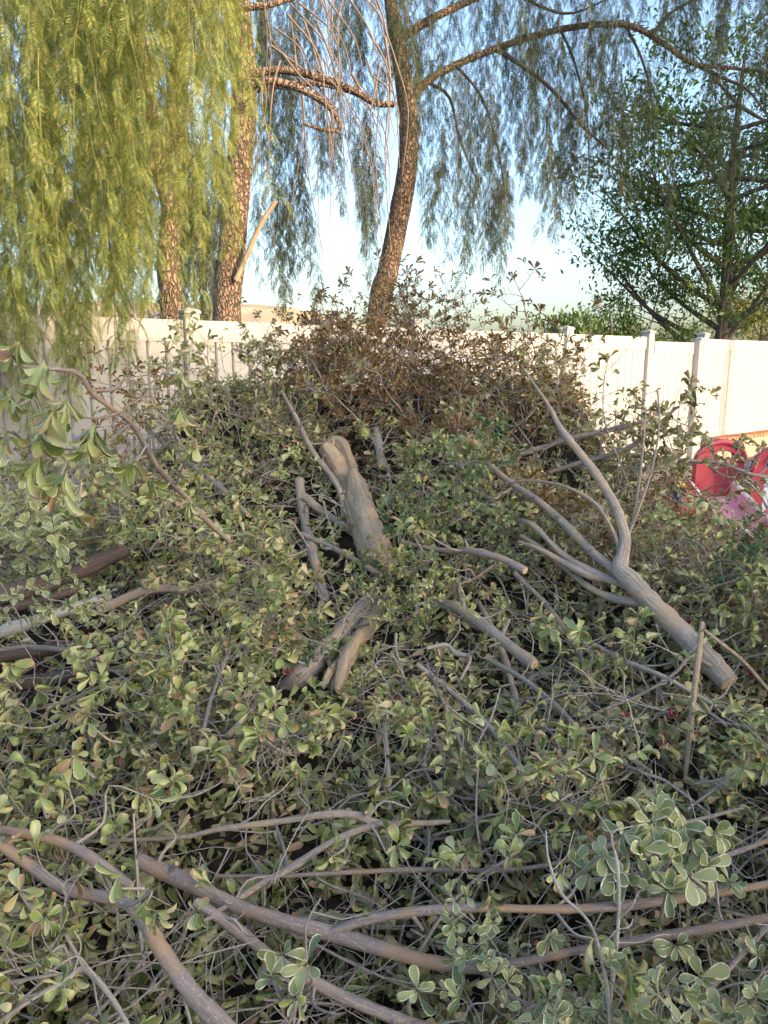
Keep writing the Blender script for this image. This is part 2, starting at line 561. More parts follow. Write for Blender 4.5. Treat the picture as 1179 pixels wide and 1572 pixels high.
def cap_mesh(s):
    m = MB()
    a, b, h1, h2 = s / 2 + 0.008, s / 2 - 0.004, 0.018, 0.05
    v = [(-a, -a, 0), (a, -a, 0), (a, a, 0), (-a, a, 0), (-a, -a, h1), (a, -a, h1), (a, a, h1), (-a, a, h1), (-b, -b, h1 + .012), (b, -b, h1 + .012), (b, b, h1 + .012), (-b, b, h1 + .012), (0, 0, h2)]
    q = [[3, 2, 1, 0]] + [[i, (i + 1) % 4, (i + 1) % 4 + 4, i + 4] for i in range(4)] + [[i + 4, (i + 1) % 4 + 4, (i + 1) % 4 + 8, i + 8] for i in range(4)]
    m.add(v, quads=q, tris=[[8 + i, 8 + (i + 1) % 4, 12] for i in range(4)])
    return m.mesh('post_cap', [M_VINYL], False)


FMAT = Matrix(((FD[0], -FN[0], 0), (FD[1], -FN[1], 0), (0, 0, 1)))


def fplace(name, me, t, n=0.0, z=0.0, parent=None, tilt=0.0):
    o = link(name, me, fence if parent is None else parent)
    rel = floc(t, n, z) - F0
    M = Matrix.Translation(rel) @ FMAT.to_4x4() @ Matrix.Rotation(tilt, 4, 'Y')
    if parent is not None:
        M = parent.matrix_basis.inverted() @ M
    o.matrix_basis = M
    return o


POST, CAPM = bevel_box(0.127, 0.127, FTOP + 0.05), cap_mesh(0.127)
ppos = [-3.81, -1.36, 1.09, 3.54, 6.0, 7.79, 9.25, 11.7, 14.15, 16.6]
for t in ppos:
    z0 = 0.0
    p = fplace('post', POST, t, 0.0, z0)
    fplace('post_cap', CAPM, t, 0.0, FTOP + 0.052, p)
gp = fplace('post', bevel_box(0.11, 0.11, FTOP - 0.03), 8.98, 0.1, 0, tilt=-0.02)
fplace('post_cap', cap_mesh(0.11), 8.98, 0.1, FTOP - 0.028, gp, tilt=-0.02)
BW = 0.15
for a, b in zip(ppos[:-1], ppos[1:]):
    s0, s1 = a + 0.064, b - 0.064
    top, bot, nn = FTOP, (0.09 if a < 9 else 0.30), 0.0
    if a == 7.79:
        s1, top, nn = 8.92, FTOP - 0.06, 0.05
    elif b < 9:
        bot = 0.09
    L = s1 - s0
    rail = bevel_box(L, 0.05, 0.17, 0.004)
    fplace('top_rail', rail, (s0 + s1) / 2, nn, top - 0.17)
    fplace('bottom_rail', rail, (s0 + s1) / 2, nn, bot)
    nb = round(L / BW)
    wd = L / nb
    bm = board_mesh(wd - 0.010, top - 0.16 - bot - 0.155)
    for i in range(nb):
        fplace('board', bm, s0 + wd * (i + 0.5), nn, bot + 0.155)

# low stucco wall with a brick cap in front of the right hand panels
M_STUCCO = plain('tan stucco', (0.45, 0.34, 0.25), 0.95, 0.12, 6, 0.006, 0.1, 120)
M_BRICK = plain('orange brick', (0.42, 0.20, 0.12), 0.9, 0.3, 14, 0.003, 0.1, 90)
wall = thing('low_wall', 'low tan stucco wall capped with orange bricks under the white fence', 'wall', tuple(floc(9.4, 0.22)))
m = MB()
m.box(floc(12.3, 0.2, 0.15), (5.8, 0.2, 0.30), FROT)
part('wall_body', m, [M_STUCCO], wall, False)
bb = MB()
bb.box((0, 0, 0), (0.09, 0.235, 0.058))
bme = bb.mesh('brick', [M_BRICK], False)
for i in range(57):
    o = link('brick', bme, wall)
    o.matrix_basis = Matrix.Translation(floc(9.46 + i * 0.1, 0.2 + rng.normal(0, .004), 0.332 + rng.normal(0, .002)) - np.array(wall.location)) @ FMAT.to_4x4() @ Matrix.Rotation(rng.normal(0, .03), 4, 'Z')
m = MB()
m.box(floc(12.3, 0.2, 0.331), (5.78, 0.2, 0.05), FROT)
part('mortar', m, [M_STUCCO], wall, False)

# ------------------------------------------------------------------ unseen house added behind the camera, sized so its shadow covers the pile
def au(A, u, z):
    return np.array([math.sin(SUN_AZ) * A + math.cos(SUN_AZ) * u, -math.cos(SUN_AZ) * A + math.sin(SUN_AZ) * u, z])


HROT = np.stack([nrm(au(0, 1, 0)), nrm(au(-1, 0, 0)), [0, 0, 1]], 1)
house = thing('house', 'tall tan stucco house with a hipped tile roof added out of view to shade the pile', 'house', tuple(au(36, -6, 0)))
M_HWALL = plain('house stucco', (0.62, 0.54, 0.44), 0.95, 0.06, 4, 0.004, 0.1, 90)
M_TILE = plain('roof tile', (0.28, 0.16, 0.11), 0.85, 0.3, 5, 0.02, 0.1, 12)
M_GLASS = plain('window glass', (0.03, 0.04, 0.05), 0.08, 0.1, 2, 0, 0.6)
EAVE, RIDGE = 9.3, 12.0
m = MB()
m.box(au(36, -6.5, EAVE / 2), (26, 9, EAVE), HROT)
part('wall', m, [M_HWALL], house, False)
m = MB()
c = [au(31, -20, EAVE), au(31, 8.3, EAVE), au(41, 8.3, EAVE), au(41, -20, EAVE), au(36, -17, RIDGE), au(36, 6.4, RIDGE)]
lo = [p - np.array([0, 0, 0.2]) for p in c[:4]]
m.add(c + lo, quads=[[0, 1, 5, 4], [2, 3, 4, 5], [0, 6, 7, 1], [1, 7, 8, 2], [2, 8, 9, 3], [3, 9, 6, 0], [6, 9, 8, 7]], tris=[[1, 2, 5], [3, 0, 4]])
part('roof', m, [M_TILE], house, False)
for zf in (1.6, 4.6, 7.6):
    for u in (-17, -13, -9, -1, 3):
        m = MB()
        m.box(au(31.49, u, zf), (1.5, 0.08, 1.3), HROT)
        f = part('window', m, [M_VINYL], house, False)
        m = MB()
        m.box(au(31.44, u, zf), (1.3, 0.03, 1.1), HROT)
        part('pane', m, [M_GLASS], f, False)
m = MB()
m.box(au(31.49, -5, 1.05), (1.9, 0.08, 2.1), HROT)
part('door', m, [M_GLASS], house, False)

# ------------------------------------------------------------------ trees
LFT_V = np.array([[0, 0, 0], [0.42, -0.5, 0.05], [1, 0, 0], [0.42, 0.5, 0.05]], float)


def frames(X, Nn, scale, width=1.0):
    """rotation matrices with x along X, z near Nn; scale (N) is the leaf length, width the relative width"""
    X = nrm(X)
    Z = nrm(Nn - X * np.sum(Nn * X, -1, keepdims=True))
    Yv = np.cross(Z, X)
    s = np.asarray(scale)[:, None]
    return np.stack([X * s, Yv * s * width, Z * s], -1)


def strand_mesh(rg, L, nleaf, llen, pairs, mats, lw=0.2, leaflet=0.04):
    m = MB()
    k = 8
    sp = np.stack([np.cumsum(rg.normal(0, 0.018, k)), np.cumsum(rg.normal(0, 0.018, k)), -np.linspace(0, L, k)], -1)
    sp = smooth(sp, 2)
    m.tube(sp, [0.0045, 0.0016], 3, mat=1)
    P, D, Nn, S = [], [], [], []
    for i in range(nleaf):
        t = (0.04 + 0.96 * (i + rg.random() * 0.6) / nleaf)
        f = t * (len(sp) - 1)
        a = min(int(f), len(sp) - 2)
        p0 = sp[a] + (sp[a + 1] - sp[a]) * (f - a)
        az = i * 2.4 + rg.normal(0, 0.4)
        out = np.array([math.cos(az), math.sin(az), 0])
        ll = llen * (0.65 + 0.5 * rg.random())
        s = np.linspace(0, 1, pairs + 1)
        down = -np.array([0, 0, 1.0])
        dirs = nrm(out[None] * (0.85 - 0.7 * s[:, None]) + down[None] * (0.45 + 1.2 * s[:, None]))
        pos = p0 + np.vstack([[0, 0, 0], np.cumsum(dirs[:-1] * ll / pairs, axis=0)])
        m.tube(pos[::2], [0.0013, 0.0007], 3, mat=1)
        side = nrm(np.cross(out, down) + rg.normal(0, 0.25, 3))
        for sg in (-1, 1):
            dd = nrm(dirs * 0.75 + sg * side * 0.8 + rg.normal(0, 0.06, dirs.shape))
            P.append(pos)
            D.append(dd)
            Nn.append(np.cross(dirs, sg * side) * sg + rg.normal(0, 0.25, dirs.shape))
            S.append(leaflet * (0.55 + 0.45 * np.sin(math.pi * (0.15 + 0.8 * s))))
    P, D, Nn, S = np.vstack(P), np.vstack(D), np.vstack(Nn), np.concatenate(S)
    m.leaves((LFT_V, np.array([[0, 1, 2, 3]]), np.zeros((0, 3), int), np.array([[.5, 0], [0, .4], [.5, 1], [1, .4]])),
             frames(D, Nn, S, lw), P, rg.random(len(P)))
    return m.mesh('hanging_frond', mats, True)


FR_NEAR = [strand_mesh(rng, 0.85 + 0.15 * i, 17 + 3 * i, 0.20, 13, [M_PEPPER, M_STRAND], 0.14, 0.048) for i in range(6)]
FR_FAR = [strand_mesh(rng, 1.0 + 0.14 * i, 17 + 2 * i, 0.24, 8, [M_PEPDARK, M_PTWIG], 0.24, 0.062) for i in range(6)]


def ppath(pts, Y=None, sub=4, jit=0.0):
    out = []
    for p in pts:
        q = at(p[0], p[1], p[2] if len(p) > 2 else Y)
        out.append(q + rng.normal(0, jit, 3) if jit else q)
    return smooth(out, sub)


def px2r(wpx, p):
    return wpx / 2 * depth(p) / FPX


def limb(parent, name, pts, Y, w, mats, sides=8, wob=0.0, cap=False):
    m = MB()
    p = ppath(pts, Y)
    rads = np.interp(np.linspace(0, 1, len(p)), np.linspace(0, 1, len(w)), w)
    m.tube(p, [px2r(a, q) for a, q in zip(rads, p)], sides, cap1=cap, wob=wob, rg=rng)
    return part(name, m, mats, parent)


def hang(tree, spots, variants, tilt=0.12, name='hanging_frond'):
    """hang fronds from the spots; the first 300 as parts, the rest joined"""
    base = np.array(tree.location)
    rest = []
    for i, (p, s) in enumerate(spots):
        M = Matrix.Translation(Vector(p - base)) @ Matrix.Rotation(rng.random() * 6.28, 4, 'Z') @ Matrix.Rotation(rng.normal(0, tilt), 4, 'X') @ Matrix.Scale(s, 4)
        me = variants[rng.integers(len(variants))]
        if i < 300:
            o = link(name, me, tree)
            o.matrix_basis = M
        else:
            rest.append((me, M))
    if rest:
        mm = MB()
        for me, M in rest:
            nv = len(me.vertices)
            co = np.empty(nv * 3, np.float32)
            me.vertices.foreach_get('co', co)
            co = co.reshape(-1, 3) @ np.array(M.to_3x3()).T + np.array(M.translation)
            uv = np.empty(len(me.loops) * 2, np.float32)
            me.uv_layers[0].data.foreach_get('uv', uv)
            li = np.empty(len(me.loops), np.int32)
            me.loops.foreach_get('vertex_index', li)
            uvv = np.zeros((nv, 2))
            uvv[li] = uv.reshape(-1, 2)
            r = np.empty(nv, np.float32)
            me.attributes['rnd'].data.foreach_get('value', r)
            mi = np.empty(len(me.polygons), np.int32)
            me.polygons.foreach_get('material_index', mi)
            q = li.reshape(-1, 4)
            mm.V.append(co)
            mm.UV.append(uvv)
            mm.R.append((r + rng.random()) % 1)
            mm.Q.append(q + mm.n)
            mm.QM.append(mi)
            mm.n += nv
        o = link('foliage', mm.mesh('foliage', list(variants[0].materials)), tree)
        o['kind'] = 'stuff'


def proot(px, Y):
    p = at(px, HOR, Y)
    return (p[0], p[1], 0.0)


def trunk_pts(root, pts, Y):
    """pixel path continued down to the ground"""
    p = [np.array(root)] + [at(a, b, Y) for a, b in pts]
    return p


def trunk(tree, pts, Y, w, mats, name='trunk', sides=14):
    m = MB()
    root = np.array(tree.location)
    p = smooth(trunk_pts(root, pts, Y), 6)
    rr = np.interp(np.linspace(0, 1, len(p)), np.linspace(0, 1, len(w)), w)
    m.tube(p, [0.9 * px2r(a, q) for a, q in zip(rr, p)], sides, wob=0.014, rg=rng, lobe=0.03)
    return part(name, m, mats, tree)


# left pepper tree: bright curtain hanging over the fence
YA = 8.2
ta = thing('pepper_tree', 'pepper tree with a bright yellow-green curtain of hanging fronds over the fence', 'tree', proot(262, YA))
trunk(ta, [(265, 490), (258, 400), (266, 300), (268, 200), (275, 100), (272, 0), (290, -150)], YA, [50, 42, 38, 38, 34, 30, 24], [M_TRUNK])
limb(ta, 'limb', [(262, 330), (243, 250), (228, 170), (214, 80), (205, 0), (180, -120)], YA - 0.15, [20, 30, 30, 28, 24, 16], [M_TRUNK], 12, 0.03)
limb(ta, 'limb', [(160, 490, 7.4), (175, 420, 7.5), (205, 330, 7.7), (232, 250, 8.0)], 8, [10, 12, 14, 16], [M_TRUNK], 8, 0.03)
for pts in ([(272, 0, 8.2), (240, -160, 7.4), (150, -220, 6.2), (60, -210, 5.4), (-40, -150, 5.0)],
            [(290, -150, 8.2), (330, -230, 7.2), (340, -240, 6.2), (330, -200, 5.6)],
            [(205, 0, 8.0), (140, -150, 7.2), (60, -180, 6.4), (-30, -120, 5.8)],
            [(205, 0, 8.0), (230, -150, 7.0), (250, -190, 6.2), (250, -160, 5.4)],
            [(180, -120, 8.0), (60, -200, 7.4), (-60, -160, 6.8), (-150, -60, 6.2)]):
    limb(ta, 'limb', pts, 6, [20, 16, 12, 6], [M_TRUNK], 8, 0.03)
spots = []
while len(spots) < 410:
    px = rng.uniform(-110, 352)
    Y = rng.uniform(4.5, 7.4)
    end = np.interp(px, [-110, 40, 85, 130, 215, 290, 352], [660, 620, 530, 495, 490, 430, 330])
    if rng.random() < 0.25:
        end += rng.normal(0, 25)
    top = rng.uniform(-260, end - 190)
    s = rng.uniform(0.75, 1.1)
    p = at(px, top, Y)
    if p[2] - 1.0 * s < 0.75:
        continue
    # leave a gap where the trunks show
    mid = top + 100
    if 212 < px < 305 and mid > 40 and rng.random() < 0.9:
        continue
    if px > 295 and mid > 120 and rng.random() < 0.75:
        continue
    # stay on the camera side only above the fence
    spots.append((p, s))
hang(ta, spots, FR_NEAR)

# second pepper tree: straight scaly trunk and dead hanging twigs
YB = 9.6
tb = thing('pepper_tree', 'pepper tree with a straight scaly trunk and bare dead twigs hanging to one side', 'tree', proot(345, YB))
trunk(tb, [(348, 490), (355, 400), (363, 300), (372, 200), (374, 120), (368, 40), (362, -60), (350, -200)], YB, [54, 48, 46, 44, 42, 42, 38, 30], [M_TRUNK])
limb(tb, 'cut_limb', [(362, 430), (378, 395), (400, 345), (424, 308)], YB - 0.2, [9, 8, 8, 7], [M_PEELED, M_CUT], 9, 0.03, True)
limb(tb, 'cut_limb', [(335, 500), (330, 440), (329, 400)], YB + 0.1, [13, 12, 10], [M_PEELED, M_CUT], 9, 0.03, True)
limb(tb, 'limb', [(374, 122), (400, 110), (445, 108), (500, 122), (545, 140), (575, 158), (605, 160)], YB - 0.2, [16, 12, 12, 11, 10, 9], [M_TRUNK, M_CUT], 9, 0.03, True)
limb(tb, 'limb', [(376, 135), (410, 124), (450, 132), (490, 152), (512, 172), (522, 198), (500, 200), (465, 190)], YB - 0.5, [14, 12, 11, 9, 7, 4], [M_TRUNK, M_CUT], 9, 0.03, True)
limb(tb, 'limb', [(380, 138), (440, 130), (500, 130), (560, 150)], YB + 0.3, [12, 10, 8, 4], [M_TRUNK], 8, 0.03)
limb(tb, 'limb', [(372, 12), (410, 8), (440, 0), (500, -20)], YB - 0.3, [12, 9, 7], [M_TRUNK], 8, 0.03)
for i in range(46):
    x0, y0 = rng.uniform(400, 600), rng.uniform(-60, 140)
    dx = rng.uniform(-25, 130) * (1 - (x0 - 400) / 330)
    dy = rng.uniform(90, 330)
    Y = YB + rng.normal(-0.2, 0.7)
    pts = [(x0, y0, Y), (x0 + dx * 0.5 + rng.normal(0, 8), y0 + dy * 0.22, Y - 0.05), (x0 + dx * 0.85 + rng.normal(0, 8), y0 + dy * 0.55, Y - 0.1), (x0 + dx + rng.normal(0, 7), y0 + dy, Y - 0.1)]
    limb(tb, 'twig', pts, Y, [rng.uniform(1.8, 4.2), 1.0], [M_PTWIG], 4)
spots = [(at(rng.uniform(385, 480), rng.uniform(-120, 340), rng.uniform(11.5, 14)), rng.uniform(0.8, 1.1)) for _ in range(84)]
spots += [(at(rng.uniform(270, 345), rng.uniform(180, 400), rng.uniform(10.5, 13)), rng.uniform(0.8, 1.1)) for _ in range(56)]
spots += [(at(rng.uniform(120, 270), rng.uniform(60, 400), rng.uniform(10.5, 13)), rng.uniform(0.8, 1.1)) for _ in range(40)]
spots += [(at(rng.uniform(480, 600), rng.uniform(-160, 210), rng.uniform(11.0, 13.5)), rng.uniform(0.7, 1.0)) for _ in range(56)]
hang(tb, spots, FR_FAR)

# third pepper tree: leaning trunk, long limb sweeping over
YC = 12.0
tc_ = thing('pepper_tree', 'leaning pepper tree with a long limb and dark fronds hanging against the sky', 'tree', proot(560, YC))
trunk(tc_, [(583, 470), (595, 420), (611, 340), (625, 260), (627, 190), (619, 120), (606, 40), (590, -60)], YC, [42, 40, 36, 36, 33, 32, 27, 18], [M_TRUNK])
CL = [([(628, 160), (655, 125), (700, 100), (760, 75), (860, 45), (960, 38), (1020, 68), (1065, 98), (1120, 104), (1190, 112)], [14, 12, 11, 10, 10, 8, 6, 4]),
      ([(612, 60), (680, 20), (780, -20), (900, -40)], [16, 12, 9, 5]),
      ([(760, 75), (800, 100), (850, 140), (890, 190), (935, 230)], [8, 7, 5, 3]),
      ([(655, 125), (690, 150), (706, 215), (738, 290)], [6, 5, 3, 2]),
      ([(700, 100), (740, 150), (765, 230), (775, 300)], [5, 4, 3, 2]),
      ([(860, 45), (880, 90), (900, 170), (905, 260)], [5, 4, 3, 2]),
      ([(960, 38), (985, 90), (1000, 150), (1005, 240)], [5, 4, 3, 2]),
      ([(1065, 98), (1110, 120), (1150, 140), (1185, 190)], [6, 5, 4, 2]),
      ([(1000, 55), (1030, 20), (1080, -5), (1150, -10)], [6, 5, 4, 2]),
      ([(780, -20), (830, 10), (880, 20), (950, -10)], [6, 5, 4, 2])]
for pts, wd in CL:
    limb(tc_, 'limb', pts, YC + rng.normal(0, 0.15), wd, [M_TRUNKD if wd[0] < 10 else M_TRUNK], 8, 0.03)
spots = []
for x0, x1, y0, y1, k in ((645, 785, 40, 265, 56), (690, 780, 240, 300, 16), (785, 960, -20, 190, 62), (830, 900, 150, 230, 14), (600, 660, -60, 60, 22), (640, 1190, -150, -20, 84), (960, 1190, 60, 230, 22), (545, 590, 120, 300, 16)):
    for _ in range(k):
        spots.append((at(rng.uniform(x0, x1), rng.uniform(y0, y1), YC + rng.normal(0, 0.6)), rng.uniform(0.65, 1.1)))
hang(tc_, spots, FR_FAR)

LEAF2 = (np.array([[0, 0, 0], [0.5, -0.5, 0.06], [1, 0, -0.05], [0.5, 0.5, 0.06]], float), np.array([[0, 1, 2, 3]]), np.zeros((0, 3), int), np.array([[.5, 0], [0, .5], [.5, 1], [1, .5]]))


def leafy_tree(name, label, root, height, cen, rad, mats_bark, mat_leaf, nl=16, leaf=0.09, clumps=260, per=60, trunk_r=0.14, seed=1, low=0.25, clump_r=0.35, group=None, cat='tree', weep=0.0, tight=0.12, lw=0.42):
    rg = np.random.default_rng(seed)
    t = thing(name, label, cat, tuple(root), group)
    root = np.array(root, float)
    cen, rad = np.array(cen, float), np.array(rad, float)
    top = np.array([cen[0], cen[1], height * 0.93])
    tp = smooth([root, root + (top - root) * 0.3 + rg.normal(0, .05, 3), root + (top - root) * 0.65 + rg.normal(0, .1, 3), top], 6)
    m = MB()
    m.tube(tp, [trunk_r, trunk_r * 0.8, trunk_r * 0.5, trunk_r * 0.12], 10, wob=0.04, rg=rg)
    part('trunk', m, mats_bark, t)
    mm = MB()
    ends = []
    for i in range(nl):
        f = low + (0.9 - low) * (i + rg.random() * 0.6) / nl
        p0 = tp[int(f * (len(tp) - 1))]
        d = nrm(rg.normal(0, 1, 3))
        az = i * 2.4 + rg.normal(0, 0.3)
        tgt = cen + rad * np.array([math.cos(az) * 0.8, math.sin(az) * 0.8, -0.75 + 1.5 * f + rg.normal(0, .12)])
        mid = (p0 + tgt) / 2 + np.array([0, 0, -0.05 * np.linalg.norm(tgt - p0)]) + rg.normal(0, .12, 3)
        lp = smooth([p0, mid, tgt], 6)
        r0 = trunk_r * (0.5 - 0.25 * f)
        m = MB()
        m.tube(lp, [r0, r0 * 0.2], 7, wob=0.03, rg=rg)
        part('limb', m, mats_bark, t)
        for j in range(7):
            g_ = 0.3 + 0.7 * j / 6
            q0 = lp[min(int(g_ * (len(lp) - 1)), len(lp) - 1)]
            q1 = q0 + nrm(rg.normal(0, 1, 3) + nrm(tgt - p0) * 0.9 + np.array([0, 0, .3])) * rad.mean() * rg.uniform(0.25, 0.5)
            mm.tube(smooth([q0, (q0 + q1) / 2 + rg.normal(0, .05, 3), q1], 3), [r0 * 0.22, r0 * 0.06], 4)
            ends.append(q1)
            ends.append((q0 + q1) / 2)
    part('twigs', mm, mats_bark, t, kind='stuff')
    ends = np.array(ends)
    ml = MB()
    C = ends[rg.integers(len(ends), size=clumps)] + rg.normal(0, tight, (clumps, 3)) * rad.mean()
    P = np.repeat(C, per, 0) + rg.normal(0, clump_r, (clumps * per, 3)) * np.array([1, 1, 0.65])
    D = rg.normal(0, 1, P.shape) + np.array([0, 0, -0.5 - weep])
    Nn = rg.normal(0, 0.7, P.shape) + np.array([0, 0, 1.0])
    ml.leaves(LEAF2, frames(D, Nn, leaf * rg.uniform(0.6, 1.2, len(P)), lw), P, np.repeat(rg.random(clumps), per) * 0.5 + rg.random(len(P)) * 0.5)
    o = part('crown', ml, [mat_leaf], t, kind='stuff')
    return t


# ash tree on the right, with a conifer and bushes round it
r = proot(1092, 19)
leafy_tree('ash_tree', 'dark green ash tree with spreading limbs beyond the gate in the fence', r, 9.6, (r[0] + .2, 19, 5.6), (4.1, 3.0, 3.9), [M_TRUNKD], M_ASH, nl=30, leaf=0.17, clumps=600, per=42, trunk_r=0.19, seed=3, low=0.16, clump_r=0.27, tight=0.04, lw=0.38)
r = proot(930, 17.5)
leafy_tree('weeping_shrub', 'low dark weeping shrub with a pale fringe beyond the fence', r, 3.0, (r[0], 17.5, 1.9), (1.25, 1.0, 1.0), [M_TRUNKD], M_ASH, nl=10, leaf=0.16, clumps=150, per=50, trunk_r=0.06, seed=4, low=0.2, clump_r=0.16, cat='shrub', weep=1.5)
r = proot(1000, 17.8)
leafy_tree('hedge_shrub', 'low dark rounded shrub beside the foot of the ash tree', r, 2.7, (r[0], 17.8, 1.6), (1.1, 0.8, 0.95), [M_TRUNKD], M_ASH, nl=10, leaf=0.1, clumps=120, per=50, trunk_r=0.06, seed=14, low=0.2, clump_r=0.16, cat='shrub')
r = proot(1165, 23)
leafy_tree('hedge_shrub', 'sunlit yellow-green shrub glowing behind the ash tree trunk', r, 4.4, (r[0], 23, 2.5), (1.6, 1.0, 1.7), [M_TRUNKD], M_YSHRUB, nl=12, leaf=0.12, clumps=160, per=50, trunk_r=0.07, seed=5, low=0.2, clump_r=0.25, cat='shrub')
r = proot(640, 15)
leafy_tree('hedge_shrub', 'small yellow-green shrub at the foot of the leaning pepper tree', r, 2.35, (r[0], 15, 1.6), (0.62, 0.5, 0.65), [M_TRUNKD], M_YSHRUB, nl=9, leaf=0.09, clumps=70, per=45, trunk_r=0.04, seed=6, low=0.2, clump_r=0.12, cat='shrub')
r = proot(1215, 26)
leafy_tree('pine_tree', 'dark pine with dense needle tufts rising beyond the ash tree', r, 14.5, (r[0], 26, 10.5), (1.7, 1.6, 4.2), [M_TRUNKD], M_PEPDARK, nl=22, leaf=0.2, clumps=260, per=60, trunk_r=0.16, seed=8, low=0.4, clump_r=0.25)
# unseen evergreens added towards the sun, placed to shade the far crowns
p = au(10.5, 12.6, 0)
leafy_tree('added_shade_tree', 'tall evergreen tree added out of view, its high crown shading the pepper trees', p, 14.5, (p[0], p[1], 10.8), (2.9, 2.9, 3.2), [M_TRUNKD], M_ASH, nl=24, leaf=0.24, clumps=420, per=60, trunk_r=0.16, seed=9, low=0.5, clump_r=0.5)
p = au(10.5, 20.5, 0)
leafy_tree('added_shade_tree', 'broad evergreen tree added out of view to shade the ash tree', p, 13, (p[0], p[1], 9.0), (4.2, 4.2, 3.8), [M_TRUNKD], M_ASH, nl=26, leaf=0.26, clumps=460, per=60, trunk_r=0.2, seed=10, low=0.4, clump_r=0.55)

# a far house roof seen over the fence
fh = thing('house', 'small far house with a dark grey roof below the dry hillside', 'house', tuple(at(488, HOR, 190) * np.array([1, 1, 0])))
b = np.array(fh.location)
z0 = at(488, 503, 190)[2]
m = MB()
m.box(b + [0, 0, (z0 - 0.6) / 2], (11, 8, z0 - 0.6))
part('wall', m, [M_HWALL], fh, False)
m = MB()
z1 = at(488, 494, 190)[2]
v = [b + [-6.5, -4.6, z0 - .7], b + [6.5, -4.6, z0 - .7], b + [6.5, 4.6, z0 - .7], b + [-6.5, 4.6, z0 - .7], b + [-3, 0, z1 + .5], b + [4, 0, z1 + .5]]
m.add(v, quads=[[0, 1, 5, 4], [2, 3, 4, 5], [3, 2, 1, 0]], tris=[[1, 2, 5], [3, 0, 4]])
part('roof', m, [plain('dark shingle', (0.08, 0.08, 0.09), 0.9, 0.2, 2)], fh, False)

# ------------------------------------------------------------------ the brush pile: a mound everything lies on
PY = [.6, 1.0, 1.4, 2.0, 2.6, 3.3, 4.0, 4.5, 4.9, 5.4, 5.9]
PZ = [.0, .06, .14, .28, .44, .68, .99, 1.30, 1.36, .9, .0]


def sstep(a, b, x):
    t = np.clip((x - a) / (b - a), 0, 1)
    return t * t * (3 - 2 * t)


def H(x, y):
    x, y = np.asarray(x, float), np.asarray(y, float)
    h = np.interp(y, PY, PZ)
    k = sstep(2.2, 4.0, y)
    h = h * (1 - (0.24 + 0.54 * k) * sstep(1.1, 1.75, x) - (0.10 + 0.5 * k) * sstep(1.0, 1.7, -x))
    h = h * (1 - sstep(2.6, 3.4, np.abs(x)))
    h = h + 0.05 * np.sin(x * 3.1 + 1.3 * y) * np.cos(y * 2.7 - x) * (h > 0.1) + 0.055 * np.sin(7.3 * x + 2 + np.sin(3 * y)) * np.sin(6.1 * y + np.sin(2.3 * x)) * (h > 0.1)
    # hollow between the logs on the left
    h = h - 0.16 * np.exp(-((x + 1.35) / 0.35) ** 2 - ((y - 2.75) / 0.45) ** 2)
    return np.maximum(h, 0)


def hnorm(x, y):
    e = 0.06
    dx = (H(x + e, y) - H(x - e, y)) / (2 * e)
    dy = (H(x, y + e) - H(x, y - e)) / (2 * e)
    return nrm(np.stack([-dx, -dy, np.ones_like(dx)], -1))


TT = np.linspace(0.7, 5.6, 500)


def hit(px, py, up=0.0):
    """world Y where the view ray through a photo pixel meets the mound raised by up"""
    r = ray(px, py)
    P = CAM[None] + r[None] * (TT / r[1])[:, None]
    below = np.nonzero(P[:, 2] < H(P[:, 0], P[:, 1]) + up)[0]
    return float(TT[below[0]]) if len(below) else 4.6


def S(px, py, up=0.1, Y=None):
    return at(px, py, hit(px, py, up) if Y is None else min(Y, hit(px, py, 0.03)) if Y < 9 else hit(px, py, 0.0) + (Y - 10))


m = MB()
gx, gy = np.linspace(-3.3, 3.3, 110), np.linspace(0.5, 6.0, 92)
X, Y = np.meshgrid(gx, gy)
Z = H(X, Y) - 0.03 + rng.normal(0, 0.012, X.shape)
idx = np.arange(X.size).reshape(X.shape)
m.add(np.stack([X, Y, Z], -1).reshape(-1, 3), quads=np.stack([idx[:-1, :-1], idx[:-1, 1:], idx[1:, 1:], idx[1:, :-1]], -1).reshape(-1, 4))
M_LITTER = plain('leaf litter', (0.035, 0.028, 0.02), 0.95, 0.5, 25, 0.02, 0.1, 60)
tag(link('leaf_litter', m.mesh('leaf_litter', [M_LITTER])), 'dark heap of crushed twigs and litter inside the brush pile', 'litter', kind='stuff')


